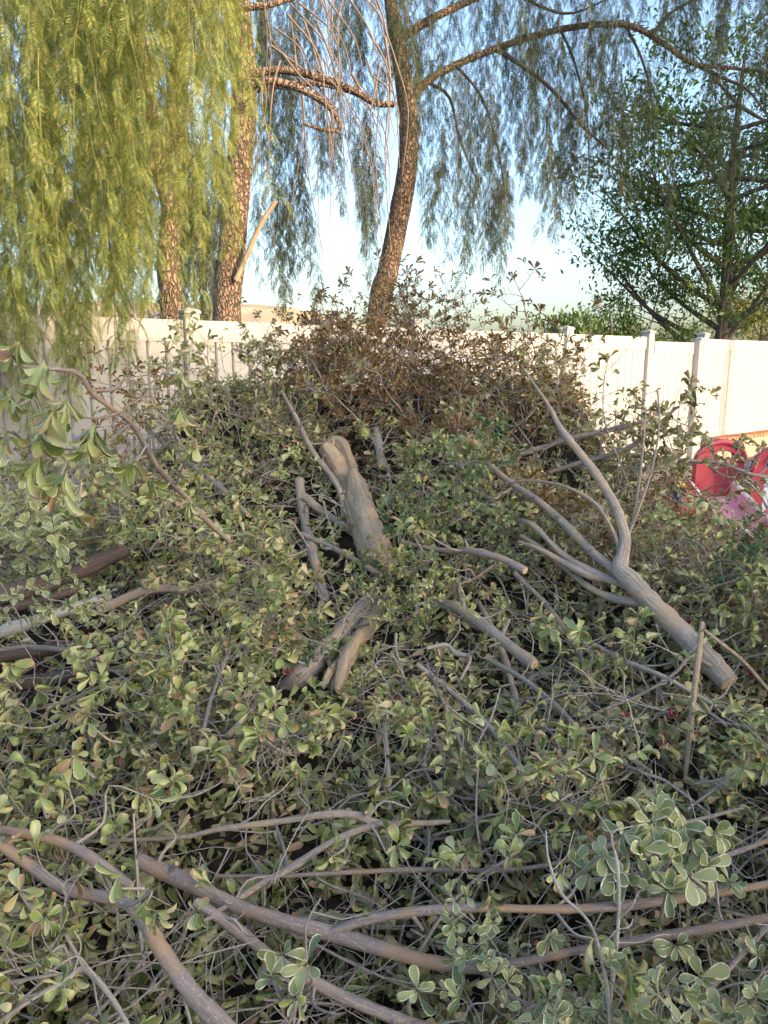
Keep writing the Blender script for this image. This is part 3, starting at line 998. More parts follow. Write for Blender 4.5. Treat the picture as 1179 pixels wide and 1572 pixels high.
# ------------------------------------------------------------------ leaves and sprays
def leaf_tpl(rows, wid, fold, curl, tipcurl=0.0, shape='obovate'):
    """a leaf along +x of length 1, with a fold along its midrib and a curl along its length"""
    s = np.array({4: [0, .45, .85, 1], 5: [0, .3, .62, .88, 1], 7: [0, .16, .38, .6, .78, .92, .98, 1]}[rows])
    rows = len(s)
    if shape == 'obovate':
        hw = wid * np.interp(s, [0, .16, .38, .6, .78, .92, .98, 1], [.07, .24, .62, .93, 1.0, .72, .36, .0])
    else:
        hw = wid * np.interp(s, [0, .1, .35, .6, .85, 1], [.06, .4, .95, .9, .45, 0])
    ang = -curl * s ** 1.3 - tipcurl * np.clip(s - 0.7, 0, 1) * 3
    dx, dz = np.cos(ang), np.sin(ang)
    ds = np.diff(s)
    cx = np.concatenate([[0], np.cumsum(dx[:-1] * ds)])
    cz = np.concatenate([[0], np.cumsum(dz[:-1] * ds)])
    V, UV, Qd, Tr = [], [], [], []
    for i in range(rows - 1):
        for sgn in (-1, 0, 1):
            V.append([cx[i] - abs(sgn) * hw[i] * math.sin(fold) * math.sin(-ang[i]) * -1, sgn * hw[i] * math.cos(fold), cz[i] + abs(sgn) * hw[i] * math.sin(fold)])
            UV.append([0.5 + 0.5 * sgn, s[i]])
    V.append([cx[-1], 0, cz[-1]])
    UV.append([0.5, 1])
    for i in range(rows - 2):
        a = i * 3
        Qd += [[a, a + 1, a + 4, a + 3], [a + 1, a + 2, a + 5, a + 4]]
    a = (rows - 2) * 3
    Tr += [[a, a + 1, a + 3], [a + 1, a + 2, a + 3]]
    return np.array(V), np.array(Qd), np.array(Tr), np.array(UV)


T_OB = [leaf_tpl(7, 0.26, 0.45, 0.9, 0.4), leaf_tpl(7, 0.26, 0.85, 0.2, 0.7), leaf_tpl(7, 0.27, 0.3, 1.6, 0.2), leaf_tpl(7, 0.25, 1.05, 1.0, 0.3), leaf_tpl(7, 0.26, 0.6, -0.7, 1.0), leaf_tpl(7, 0.24, 1.25, 0.5, 0.6), leaf_tpl(7, 0.25, 0.35, 0.4, -0.5), leaf_tpl(7, 0.27, 0.6, 2.1, 0.4), leaf_tpl(7, 0.19, 1.0, 1.4, 0.8)]
T_LOW = [leaf_tpl(4, 0.23, 0.45, 0.6), leaf_tpl(4, 0.21, 0.8, 0.3), leaf_tpl(4, 0.23, 0.3, 1.1)]
T_VAR = [leaf_tpl(7, 0.25, 0.15, 0.35), leaf_tpl(7, 0.23, 0.45, 0.8), leaf_tpl(7, 0.26, 0.2, -0.25), leaf_tpl(7, 0.24, 0.6, 0.3, 0.6), leaf_tpl(7, 0.25, 0.3, 1.3)]
T_DRY = [leaf_tpl(5, 0.20, 0.8, 0.9), leaf_tpl(5, 0.22, 0.6, -0.5), leaf_tpl(5, 0.19, 0.9, 1.5)]
KIND = {'green': (M_GREEN, T_OB), 'olive': (M_OLIVE, T_OB), 'brown': (M_BROWN, T_DRY), 'vari': (M_VARI, T_VAR), 'dark': (M_DARK, T_VAR)}
LEAFME = {}
for kn, (mt_, tps) in KIND.items():
    LEAFME[kn] = []
    for tp in tps:
        q = MB()
        q.add(tp[0], quads=tp[1], tris=tp[2], uv=tp[3])
        LEAFME[kn].append(q.mesh('leaf', [mt_]))


def whorl(rg, tip, d, n, size, droop=0.35, spread=1.0):
    """n leaves round a twig tip pointing along d: arrays of position, direction, normal, size"""
    d = nrm(d)
    ref = np.array([0, 0, 1.0]) if abs(d[2]) < 0.9 else np.array([1.0, 0, 0])
    u = nrm(np.cross(d, ref))
    v = np.cross(d, u)
    az = np.arange(n) * 2.4 + rg.normal(0, 0.25, n) + rg.random() * 6
    op = np.clip(rg.normal(0.72, 0.36, n), 0.1, 1.6) * spread
    rad = np.cos(az)[:, None] * u + np.sin(az)[:, None] * v
    D = nrm(np.cos(op)[:, None] * d + np.sin(op)[:, None] * rad + np.array([0, 0, -droop]))
    Nn = np.sin(op)[:, None] * d - np.cos(op)[:, None] * rad + rg.normal(0, 0.45, (n, 3)) + np.array([0, 0, 0.12])
    P = tip - d * (np.arange(n)[:, None] * size * 0.07) + rad * 0.002
    return P, D, Nn, size * rg.uniform(0.5, 1.12, n)


def spray(seed, L, nside, size, r0, droop=0.35, wn=(5, 8), bare=0.15, curve=0.12, extra=1):
    """a leafy shoot growing from the origin along +x: twig lines and leaves"""
    rg = np.random.default_rng(seed)
    k = 7
    main = np.stack([np.linspace(0, L, k), np.cumsum(rg.normal(0, curve * L / 3, k)), np.cumsum(rg.normal(0, curve * L / 4, k)) + 0.06 * L * np.sin(np.linspace(0, 2, k))], -1)
    main[0] = 0
    main = smooth(main, 3)
    tw = [(main, [r0, r0 * 0.35])]
    lv = [whorl(rg, main[-1], main[-1] - main[-3], rg.integers(*wn), size, droop)]
    for i in range(nside):
        f = bare + (0.97 - bare) * (i + rg.random() * 0.7) / nside
        a = int(f * (len(main) - 1))
        d = nrm(main[min(a + 1, len(main) - 1)] - main[max(a - 1, 0)])
        az = i * 2.4 + rg.normal(0, 0.5)
        side = nrm(np.cross(d, [math.cos(az), 0.2, math.sin(az)]))
        dd = nrm(d * rg.uniform(0.3, 0.9) + side + np.array([0, 0, 0.25]))
        l = L * rg.uniform(0.16, 0.38)
        q = smooth([main[a], main[a] + dd * l * 0.5 + rg.normal(0, l * 0.1, 3), main[a] + dd * l + rg.normal(0, l * 0.14, 3) + np.array([0, 0, 0.04 * L])], 3)
        tw.append((q, [r0 * 0.42, r0 * 0.2]))
        lv.append(whorl(rg, q[-1], q[-1] - q[-3], rg.integers(*wn), size, droop))
        for e in range(extra):
            b = rg.integers(2, len(q) - 1)
            d2 = nrm(nrm(q[-1] - q[0]) * 0.5 + rg.normal(0, 0.7, 3))
            q2 = np.array([q[b], q[b] + d2 * l * 0.3 + rg.normal(0, .01, 3), q[b] + d2 * l * 0.55])
            tw.append((q2, [r0 * 0.26, r0 * 0.14]))
            lv.append(whorl(rg, q2[-1], q2[-1] - q2[0], rg.integers(3, 6), size * 0.85, droop))
    P, D, Nn, Sz = [np.concatenate([x[i] for x in lv]) for i in range(4)]
    return tw, (P, D, Nn, Sz)


def twig_mesh(tw, mats, sides=5):
    m_ = MB()
    for p, r in tw:
        m_.tube(p, r, sides if r[0] > 0.003 else 4, cap0=r[0] > 0.004)
    return m_.mesh('stem', mats)


def leaves_mesh(kind, lv, rg):
    mt_, tps = KIND[kind]
    P, D, Nn, Sz = lv
    m_ = MB()
    wch = rg.integers(len(tps), size=len(P))
    for i, tp in enumerate(tps):
        s = wch == i
        m_.leaves(tp, frames(D[s], Nn[s], Sz[s]), P[s], rg.random(s.sum()))
    return m_.mesh('leaves', [mt_])


class Spray:
    def __init__(self, kind, seed, **kw):
        self.kind = kind
        tw, self.lv = spray(seed, **kw)
        rg = np.random.default_rng(seed + 99)
        self.stem = twig_mesh(tw, [M_TWIG, M_CUT])
        self.leaves = leaves_mesh(kind, self.lv, rg)
        P, D, Nn, Sz = self.lv
        F = frames(D, Nn, Sz)
        w_ = rg.integers(len(LEAFME[kind]), size=len(P))
        self.single = []
        for i in range(len(P)):
            M = Matrix(F[i].tolist()).to_4x4()
            M.translation = Vector(P[i])
            self.single.append((LEAFME[kind][w_[i]], M))

    def place(self, name, label, group, M, single=False):
        o = bpy.data.objects.new(name, None)
        COL.objects.link(o)
        o.empty_display_size = 0.05
        tag(o, label, 'branch', group)
        o.matrix_basis = M
        s = bpy.data.objects.new('stem', self.stem)
        COL.objects.link(s)
        s.parent = o
        if single:
            for me, lm in self.single:
                l = bpy.data.objects.new('leaf', me)
                COL.objects.link(l)
                l.parent = o
                l.matrix_basis = lm
        else:
            l = bpy.data.objects.new('leaves', self.leaves)
            l['kind'] = 'stuff'
            COL.objects.link(l)
            l.parent = o
        return o


def orient(p, d, up, s=1.0):
    d = nrm(d)
    z = nrm(np.asarray(up) - d * np.dot(up, d))
    y = np.cross(z, d)
    M = Matrix(np.stack([d, y, z], 1).tolist()).to_4x4() @ Matrix.Scale(s, 4)
    M.translation = Vector(p)
    return M


# ------------------------------------------------------------------ the traced, recognisable cut branches
def cutbranch(name, label, lines, mats, off=0.12, group=None, wob=0.03, sides=10, twigs=0, tw_len=0.3, leafs=None, rseed=0):
    """lines: (photo path [(px, py[, Y])], widths in photo pixels, cap0, cap1, part name)"""
    rg = np.random.default_rng(rseed + 1000)
    paths = []
    for ln in lines:
        pts, wd = ln[0], ln[1]
        c = [S(p[0], p[1], off, p[2] if len(p) > 2 else None) for p in pts]
        c = np.array(c)
        if len(c) > 2 and len(pts[0]) == 2:      # calm the depth so that the branch does not follow every bump
            dpt = np.array([p[1] for p in c])
            tpar = np.linspace(0, 1, len(c))
            fit = np.polyval(np.polyfit(tpar, dpt, min(2, len(c) - 1)), tpar)
            c = np.array([at(p[0], p[1], 0.35 * y + 0.65 * f) for p, y, f in zip(pts, dpt, fit)])
        paths.append((smooth(c, 6), wd, ln[2] if len(ln) > 2 else False, ln[3] if len(ln) > 3 else False, ln[4] if len(ln) > 4 else 'stem'))
    root = paths[0][0][0]
    t = thing(name, label, 'branch', tuple(root), group)
    for p, wd, c0, c1, pn in paths:
        m_ = MB()
        rr = np.interp(np.linspace(0, 1, len(p)), np.linspace(0, 1, len(wd)), wd)
        rad = (0.72 if name in ('foreground_branch', 'log') else 0.82) * np.array([px2r(a, q) for a, q in zip(rr, p)])
        # swellings and knots
        for _ in range(max(2, len(p) // 9)):
            kc = rg.uniform(0, len(p))
            rad = rad * (1 + rg.uniform(0.05, 0.16) * np.exp(-((np.arange(len(p)) - kc) / 0.9) ** 2))
        rad = rad * (1 + 0.07 * np.sin(np.linspace(0, 1, len(p)) * rg.uniform(9, 20) + rg.random() * 6) + rg.normal(0, 0.03, len(p)))
        m_.tube(p, rad, sides, c0, c1, wob=wob, rg=rg, rnd=rg.random(), lobe=0.13 if sides >= 16 else 0.045)
        part(pn, m_, mats, t)
        if name == 'forked_trunk':
            pys = np.array([CY - FPX * np.dot(q - CAM, UP) / depth(q) for q in p])
            ok_ = (pys < 835) | (pys > 965)
            keep_free(p[ok_], rad[ok_])
        elif name not in ('curved_branch', 'slender_pole', 'cut_stick', 'dead_twig', 'log'):
            keep_free(p, rad)
        else:
            keep_free(p[::3], rad[::3] * 0.5)
        for i in range(2 if rad.max() > 0.009 and name not in ('splintered_wood', 'forked_trunk', 'log') else 0):
            a = rg.integers(2, len(p) - 2)
            if rad[a] < 0.006:
                continue
            tg = nrm(p[a + 1] - p[a - 1])
            sd = rg.normal(0, 1, 3) + np.array([0, -0.6, 0.5])
            sd = nrm(sd - tg * np.dot(sd, tg))
            dd = nrm(sd + tg * rg.uniform(-0.2, 0.8))
            rs_ = min(0.006, rad[a] * rg.uniform(0.25, 0.42))
            l = rad[a] * rg.uniform(1.5, 3.2)
            m_ = MB()
            m_.tube(np.array([p[a] + sd * rad[a] * 0.6, p[a] + sd * rad[a] * 0.95, p[a] + sd * rad[a] + dd * l * 0.5, p[a] + sd * rad[a] + dd * l]), [rs_ * 2.0, rs_ * 1.3, rs_, rs_ * 0.9], 8, cap1=True, wob=0.04, rg=rg, rnd=rg.random())
            part('stub', m_, mats, t)
        for i in range(twigs):
            a = rg.integers(1, len(p) - 1)
            d = nrm(nrm(p[a + 1] - p[a - 1]) * rg.uniform(0.2, 0.8) + rg.normal(0, 0.6, 3) + np.array([0, -0.15, 0.35]))
            l = tw_len * rg.uniform(0.4, 1.1)
            q = smooth([p[a], p[a] + d * l * 0.4 + rg.normal(0, l * .08, 3), p[a] + d * l * 0.75 + rg.normal(0, l * .12, 3), p[a] + d * l + rg.normal(0, l * .18, 3)], 3)
            m_ = MB()
            m_.tube(q, [min(0.005, rad[a] * 0.4), 0.0012], 5)
            part('twig', m_, [M_TWIG], t)
            if leafs and rg.random() < leafs[2]:
                add_whorl(t, q[-1], q[-1] - q[-3], leafs[0], leafs[1], rg)
    return t, paths


HB = np.full((400, 300), np.inf)      # room kept free in front of the recognisable branches


def keep_free(p, rad):
    for q, r_ in zip(p, rad):
        dq = depth(q)
        if dq < 0.3:
            continue
        v = np.asarray(q) - CAM
        x, y = CX + FPX * v[0] / dq, CY - FPX * np.dot(v, UP) / dq
        k = max(1.0, r_ * FPX / dq / 4)
        x0, x1, y0, y1 = int(x / 4 - k), int(x / 4 + k) + 1, int(y / 4 - k), int(y / 4 + k) + 1
        if x1 < 0 or y1 < 0 or x0 > 299 or y0 > 399:
            continue
        a_ = HB[max(y0, 0):y1, max(x0, 0):x1]
        np.minimum(a_, dq, out=a_)


def in_front(P):
    """which points stand between the camera and the room kept free"""
    v = np.asarray(P) - CAM
    dq = v @ FW
    dq = np.where(dq < 0.05, 0.05, dq)
    x = ((CX + FPX * v[:, 0] / dq) / 4).astype(int)
    y = ((CY - FPX * (v @ UP) / dq) / 4).astype(int)
    ok = (x >= 0) & (x < 300) & (y >= 0) & (y < 400)
    r_ = np.zeros(len(dq), bool)
    hb = HB[y[ok], x[ok]]
    r_[ok] = np.isfinite(hb) & (dq[ok] < hb + 0.03)
    return r_


def add_whorl(t, tip, d, kind, size, rg, n=None, spread=1.0, droop=0.25):
    P, D, Nn, Sz = whorl(rg, np.asarray(tip), d, n or rg.integers(5, 8), size, droop, spread)
    F = frames(D, Nn, Sz)
    base = np.array(t.location)
    for i in range(len(P)):
        l = link('leaf', LEAFME[kind][rg.integers(len(LEAFME[kind]))], t)
        M = Matrix(F[i].tolist()).to_4x4()
        M.translation = Vector(P[i] - base)
        l.matrix_basis = M


def shoot(t, root, tip, kind, size, rg, n=None, r=0.0022, spread=1.0, d=None):
    """a twig from root to tip with a whorl of single leaves on its end, both given in world coordinates"""
    root, tip = np.asarray(root), np.asarray(tip)
    mid = (root + tip) / 2 + rg.normal(0, 0.015, 3)
    m_ = MB()
    q = smooth([root, mid, tip], 4)
    m_.tube(q, [r * 1.5, r], 5)
    part('twig', m_, [M_TWIG], t)
    add_whorl(t, tip, (tip - mid) if d is None else d, kind, size, rg, n, spread)


BK = [M_BARK, M_CUT]
BF = [M_BARKF, M_CUT]
rs = np.random.default_rng(5)

# the big peeled stump with its fork standing in the middle
cutbranch('forked_trunk', 'thick peeled tan trunk with a blunt forked top standing in the brush pile', [
    ([(497, 684, 3.72), (512, 705, 3.7), (534, 752, 3.62), (556, 798, 3.5), (576, 845, 3.4), (596, 885, 10.1), (606, 915, 10.2)], [22, 34, 44, 56, 52, 44, 30], True, False, 'trunk'),
    ([(497, 692, 3.74), (514, 677, 3.78), (529, 690, 3.74), (545, 735, 3.66)], [14, 22, 20, 18], True, False, 'prong'),
    ([(540, 722, 3.56), (550, 756, 3.52), (560, 800, 3.46), (568, 834, 3.4)], [22, 42, 54, 36], True, False, 'slab'),
    ([(606, 905, 10.15), (580, 940, 10.03), (552, 978, 2.96), (530, 1012, 2.86), (522, 1040, 2.82), (516, 1064, 2.78)], [30, 34, 32, 36, 32, 18], False, False, 'root'),
    ([(560, 960, 3.02), (528, 1008, 2.9), (505, 1035, 2.84), (494, 1058, 2.80)], [14, 16, 20, 10], False, False, 'root')],
    [M_PEELED, M_CUT], wob=0.05, sides=26, rseed=1)
cutbranch('grey_log', 'thick grey trunk lying slanted behind the foot of the peeled fork', [
    ([(600, 890, 10.2), (560, 932, 10.03), (510, 990, 10.0), (470, 1030, 10.0), (440, 1060, 10.06)], [36, 40, 42, 42, 36], False, True)], BK, wob=0.04, sides=14, rseed=2)
cutbranch('upright_pole', 'upright grey pole with side knots left of the peeled fork', [
    ([(459, 735, 3.6), (468, 800, 3.5), (482, 860, 3.36), (500, 925, 3.2)], [17, 19, 20, 18], True, False),
    ([(466, 762, 3.55), (495, 785, 3.52), (525, 805, 3.46), (553, 825, 3.4)], [18, 14, 15, 17], False, False, 'side_limb')], BK, rseed=3, twigs=2)
cutbranch('curved_branch', 'long thin branch curving down beside the peeled forked trunk', [
    ([(432, 600, 4.0), (455, 642, 3.85), (478, 690, 3.7), (508, 730, 3.55), (524, 760, 3.48), (527, 795, 3.42)], [5, 9, 10, 11, 11, 8])], BK, rseed=4, twigs=5, leafs=('green', .045, .7))
cutbranch('curved_branch', 'thin tan branch crossing in front of the upright grey pole', [
    ([(458, 818, 3.3), (505, 838, 3.26), (545, 860, 3.2), (590, 885, 3.1)], [7, 11, 11, 8])], BK, rseed=5, twigs=3, leafs=('green', .045, .6))
cutbranch('sawn_branch', 'reddish brown sawn branch with a pale round end pointing right', [
    ([(806, 876, 2.66), (770, 858, 2.74), (725, 846, 2.84), (690, 846, 2.95), (640, 838, 3.05), (612, 828, 3.1)], [15, 15, 13, 12, 9, 6], True, False),
    ([(672, 855, 2.9), (640, 872, 2.95), (600, 882, 3.0), (575, 880, 3.05)], [8, 7, 6, 5], False, False, 'side_limb'),
    ([(758, 868, 2.74), (725, 890, 2.76), (690, 905, 2.82)], [6, 5, 4], False, False, 'side_limb')], BF, rseed=6, twigs=3, tw_len=.2, leafs=('green', .05, .8))
cutbranch('sawn_branch', 'thick grey sawn branch with a pale end sloping down right below the fork', [
    ([(820, 1020, 2.36), (790, 998, 2.44), (755, 970, 2.54), (725, 948, 2.64), (700, 932, 2.72), (672, 925, 2.82)], [21, 21, 22, 22, 22, 14], True, False),
    ([(712, 938, 2.68), (708, 912, 2.8), (702, 890, 2.9)], [16, 12, 8], False, False, 'side_limb')], BK, rseed=7, twigs=2, tw_len=.2)
cutbranch('slender_pole', 'slender grey pole standing steeply behind the sawn grey branch', [
    ([(800, 1110, 2.3), (788, 1060, 2.42), (772, 1005, 2.55), (748, 950, 2.7), (735, 925, 2.8)], [11, 13, 14, 12, 9])], BK, rseed=8)
# the great right hand branch
cutbranch('crown_branch', 'great pale branch with five limbs fanning from a knot above its butt', [
    ([(1118, 1048, 2.28), (1085, 1012, 2.36), (1040, 965, 2.46), (995, 920, 2.56), (968, 892, 2.62), (952, 874, 2.66), (957, 850, 2.7), (959, 822, 2.74), (945, 778, 2.82), (918, 732, 2.92), (890, 695, 3.0), (862, 660, 3.1), (842, 622, 3.2), (820, 590, 3.3), (800, 560, 3.4)], [36, 42, 42, 40, 42, 34, 22, 19, 18, 17, 16, 13, 6, 4, 2], True, False, 'stem'),
    ([(972, 898, 2.62), (945, 876, 2.68), (912, 850, 2.78), (868, 806, 2.92), (825, 768, 3.05), (785, 742, 3.2), (750, 712, 3.3)], [16, 20, 15, 14, 13, 11, 8], False, False, 'limb'),
    ([(975, 905, 2.62), (940, 890, 2.68), (905, 876, 2.74), (862, 850, 2.84), (820, 808, 2.96), (795, 798, 3.05)], [16, 18, 14, 13, 12, 8], False, False, 'limb'),
    ([(972, 902, 2.62), (936, 890, 2.68), (905, 884, 2.72), (868, 865, 2.78), (825, 842, 2.86), (796, 832, 2.94)], [16, 18, 15, 12, 10, 7], False, False, 'limb'),
    ([(1000, 934, 2.56), (972, 924, 2.6), (940, 918, 2.66), (905, 902, 2.72), (868, 872, 2.82), (830, 842, 2.92), (800, 822, 3.0)], [14, 18, 16, 14, 13, 11, 8], False, False, 'limb'),
    ([(958, 865, 2.7), (962, 835, 2.72), (974, 790, 2.8), (982, 735, 2.9), (988, 680, 3.0), (992, 625, 3.1)], [8, 6, 5, 5, 4, 3], False, False, 'twig'),
    ([(964, 825, 2.74), (985, 770, 2.82), (1002, 715, 2.9), (1012, 655, 3.0), (1010, 600, 3.1)], [5, 5, 4, 4, 3], False, False, 'twig'),
    ([(952, 868, 2.7), (945, 825, 2.74), (915, 775, 2.82), (870, 748, 2.9), (820, 738, 3.0), (775, 742, 3.1)], [7, 7, 7, 6, 5, 4], False, False, 'twig')],
    [M_BARK, M_CUT], wob=0.03, sides=12, rseed=9)
cutbranch('grey_limb', 'smooth grey limb running level across in front of the white gate panels', [
    ([(790, 700, 4.1), (830, 688, 4.05), (880, 672, 4.0), (940, 660, 3.95), (985, 648, 3.9)], [9, 11, 11, 9, 6])], BK, rseed=10, twigs=5, leafs=('brown', .04, .9))
cutbranch('grey_limb', 'forked grey limb reaching right towards the red play climber', [
    ([(835, 728, 3.9), (880, 714, 3.85), (930, 700, 3.8), (965, 688, 3.75), (1000, 660, 3.75), (1040, 625, 3.7)], [7, 9, 10, 10, 7, 4]),
    ([(950, 695, 3.78), (1000, 703, 3.7), (1060, 708, 3.6), (1110, 712, 3.55), (1150, 727, 3.5), (1190, 735, 3.5)], [7, 7, 7, 6, 6, 5], False, False, 'side_limb'),
    ([(1085, 712, 3.58), (1110, 730, 3.56), (1150, 742, 3.5), (1180, 780, 3.5)], [5, 4, 4, 3], False, False, 'side_limb')], BK, rseed=11, twigs=7, leafs=('olive', .045, .9))
cutbranch('snapped_stick', 'upright snapped stick with a splintered top leaning beside the great branch', [
    ([(1052, 1192, 1.98), (1058, 1130, 2.04), (1066, 1060, 2.1), (1074, 990, 2.16), (1078, 955, 2.2)], [9, 11, 12, 11, 9], False, True),
    ([(1078, 962, 2.2), (1082, 968, 2.19), (1110, 990, 2.18), (1142, 1016, 2.18), (1180, 1060, 2.16)], [4, 6, 8, 7, 6], True, False, 'broken_end')], [M_PEELED, M_CUT], rseed=12)
cutbranch('thin_bow', 'thin bowed branch curving up towards the snapped stick', [
    ([(890, 1108, 2.15), (930, 1088, 2.16), (980, 1068, 2.16), (1030, 1038, 2.16), (1060, 1008, 2.2)], [7, 7, 6, 6, 4])], BK, rseed=13, twigs=5, tw_len=.2)

# foreground
cutbranch('foreground_branch', 'thick mottled branch curving down with orange peeled bark patches', [
    ([(-30, 1275, 1.45), (40, 1325, 1.40), (100, 1364, 1.36), (180, 1382, 1.32), (215, 1405, 1.29), (252, 1465, 1.23), (300, 1530, 1.17), (370, 1600, 1.12)], [26, 25, 24, 25, 30, 32, 36, 38])], BF, rseed=14, twigs=4, tw_len=.18, leafs=('green', .05, .8), sides=14)
cutbranch('foreground_branch', 'straight mauve branch ending in an orange sawn stub over the pile edge', [
    ([(-30, 1270, 1.52), (60, 1284, 1.48), (110, 1300, 1.45), (150, 1325, 1.42), (200, 1362, 1.38)], [18, 20, 22, 24, 24], False, True)], BF, rseed=15, twigs=3, tw_len=.18, leafs=('green', .05, .7))
cutbranch('foreground_branch', 'pale wavy branch lying level with a broken tip and a fork below', [
    ([(90, 1292, 1.66), (180, 1290, 1.64), (280, 1285, 1.62), (340, 1272, 1.62), (420, 1262, 1.62), (500, 1250, 1.63), (545, 1251, 1.63), (582, 1264, 1.62), (640, 1264, 1.62), (692, 1261, 1.62)], [6, 8, 9, 11, 14, 15, 15, 17, 13, 6]),
    ([(588, 1264, 1.61), (545, 1276, 1.60), (500, 1298, 1.58), (450, 1330, 1.55), (400, 1358, 1.51), (365, 1380, 1.48), (330, 1402, 1.44)], [12, 14, 14, 15, 15, 13, 11], False, False, 'fork')], BK, rseed=16, twigs=3, tw_len=.15, leafs=('green', .05, .5))
cutbranch('foreground_branch', 'long thin grey branch running level behind the thick fork', [
    ([(330, 1345, 1.58), (430, 1345, 1.57), (520, 1340, 1.57), (640, 1335, 1.57), (760, 1336, 1.57), (850, 1326, 1.58), (940, 1296, 1.61), (1010, 1272, 1.64), (1080, 1256, 1.66), (1142, 1240, 1.68)], [7, 9, 10, 10, 10, 9, 9, 8, 8, 5])], BF, rseed=17, twigs=6, tw_len=.2, leafs=('green', .05, .4))
cutbranch('foreground_branch', 'thick brown forked branch sweeping across the whole front of the pile', [
    ([(215, 1322, 1.56), (290, 1355, 1.51), (370, 1393, 1.46), (450, 1418, 1.42), (520, 1436, 1.40), (600, 1460, 1.36), (680, 1480, 1.34), (760, 1484, 1.33), (860, 1464, 1.34), (960, 1446, 1.35), (1070, 1428, 1.36), (1210, 1404, 1.37)], [30, 32, 30, 32, 34, 27, 24, 22, 18, 17, 17, 16]),
    ([(505, 1434, 1.40), (550, 1416, 1.40), (620, 1402, 1.40), (720, 1394, 1.40), (850, 1396, 1.40), (960, 1390, 1.40), (1080, 1374, 1.41), (1210, 1352, 1.42)], [24, 22, 21, 20, 19, 19, 18, 17], False, False, 'fork'),
    ([(735, 1484, 1.32), (775, 1522, 1.27), (830, 1550, 1.24), (925, 1580, 1.22)], [11, 11, 10, 9], False, False, 'fork')], BF, rseed=18, twigs=3, tw_len=.18, leafs=('green', .05, .6), sides=14)
cutbranch('foreground_branch', 'smooth grey-brown pole sloping down right under the thick fork', [
    ([(300, 1385, 1.40), (360, 1425, 1.36), (430, 1478, 1.30), (510, 1522, 1.26), (590, 1556, 1.23), (690, 1592, 1.21)], [20, 24, 24, 24, 26, 26])], BF, rseed=19, twigs=2, tw_len=.15, sides=14)
cutbranch('foreground_branch', 'dark thin branch slanting down to the left corner of the variegated leaves', [
    ([(1200, 1400, 1.30), (1130, 1475, 1.24), (1070, 1540, 1.19), (1010, 1610, 1.15)], [9, 11, 11, 12])], BF, rseed=20, twigs=3, tw_len=.12)
cutbranch('dead_twig', 'bare forked grey twig standing up in front of the variegated leaves', [
    ([(936, 1600, 1.12), (932, 1520, 1.16), (918, 1450, 1.2), (900, 1410, 1.23), (862, 1372, 1.27), (842, 1320, 1.32), (838, 1275, 1.36)], [9, 8, 7, 6, 6, 5, 3]),
    ([(936, 1540, 1.15), (944, 1470, 1.2), (950, 1400, 1.25), (948, 1330, 1.3), (940, 1280, 1.34), (972, 1268, 1.36)], [8, 8, 7, 6, 4, 2], False, False, 'fork')], [M_TWIG, M_CUT], rseed=21, twigs=5, tw_len=.1)
cutbranch('thin_branch', 'thin branch rising right at the edge above the two long branches', [
    ([(905, 1352, 1.5), (980, 1342, 1.5), (1060, 1330, 1.5), (1130, 1308, 1.52), (1200, 1282, 1.54)], [8, 9, 9, 9, 9])], BF, rseed=22, twigs=4, tw_len=.18)
cutbranch('dead_twig', 'tangle of bare grey twigs in the near left corner', [
    ([(-20, 1585, 1.12), (40, 1540, 1.15), (100, 1505, 1.18), (130, 1488, 1.2), (170, 1530, 1.16), (205, 1590, 1.11)], [8, 9, 10, 11, 10, 9]),
    ([(130, 1488, 1.2), (95, 1420, 1.26), (100, 1385, 1.28)], [7, 6, 4], False, False, 'fork'),
    ([(130, 1490, 1.2), (60, 1500, 1.2), (-20, 1515, 1.2)], [7, 6, 5], False, False, 'fork')], [M_TWIG, M_CUT], rseed=23, twigs=5, tw_len=.14, leafs=('green', .045, .6))
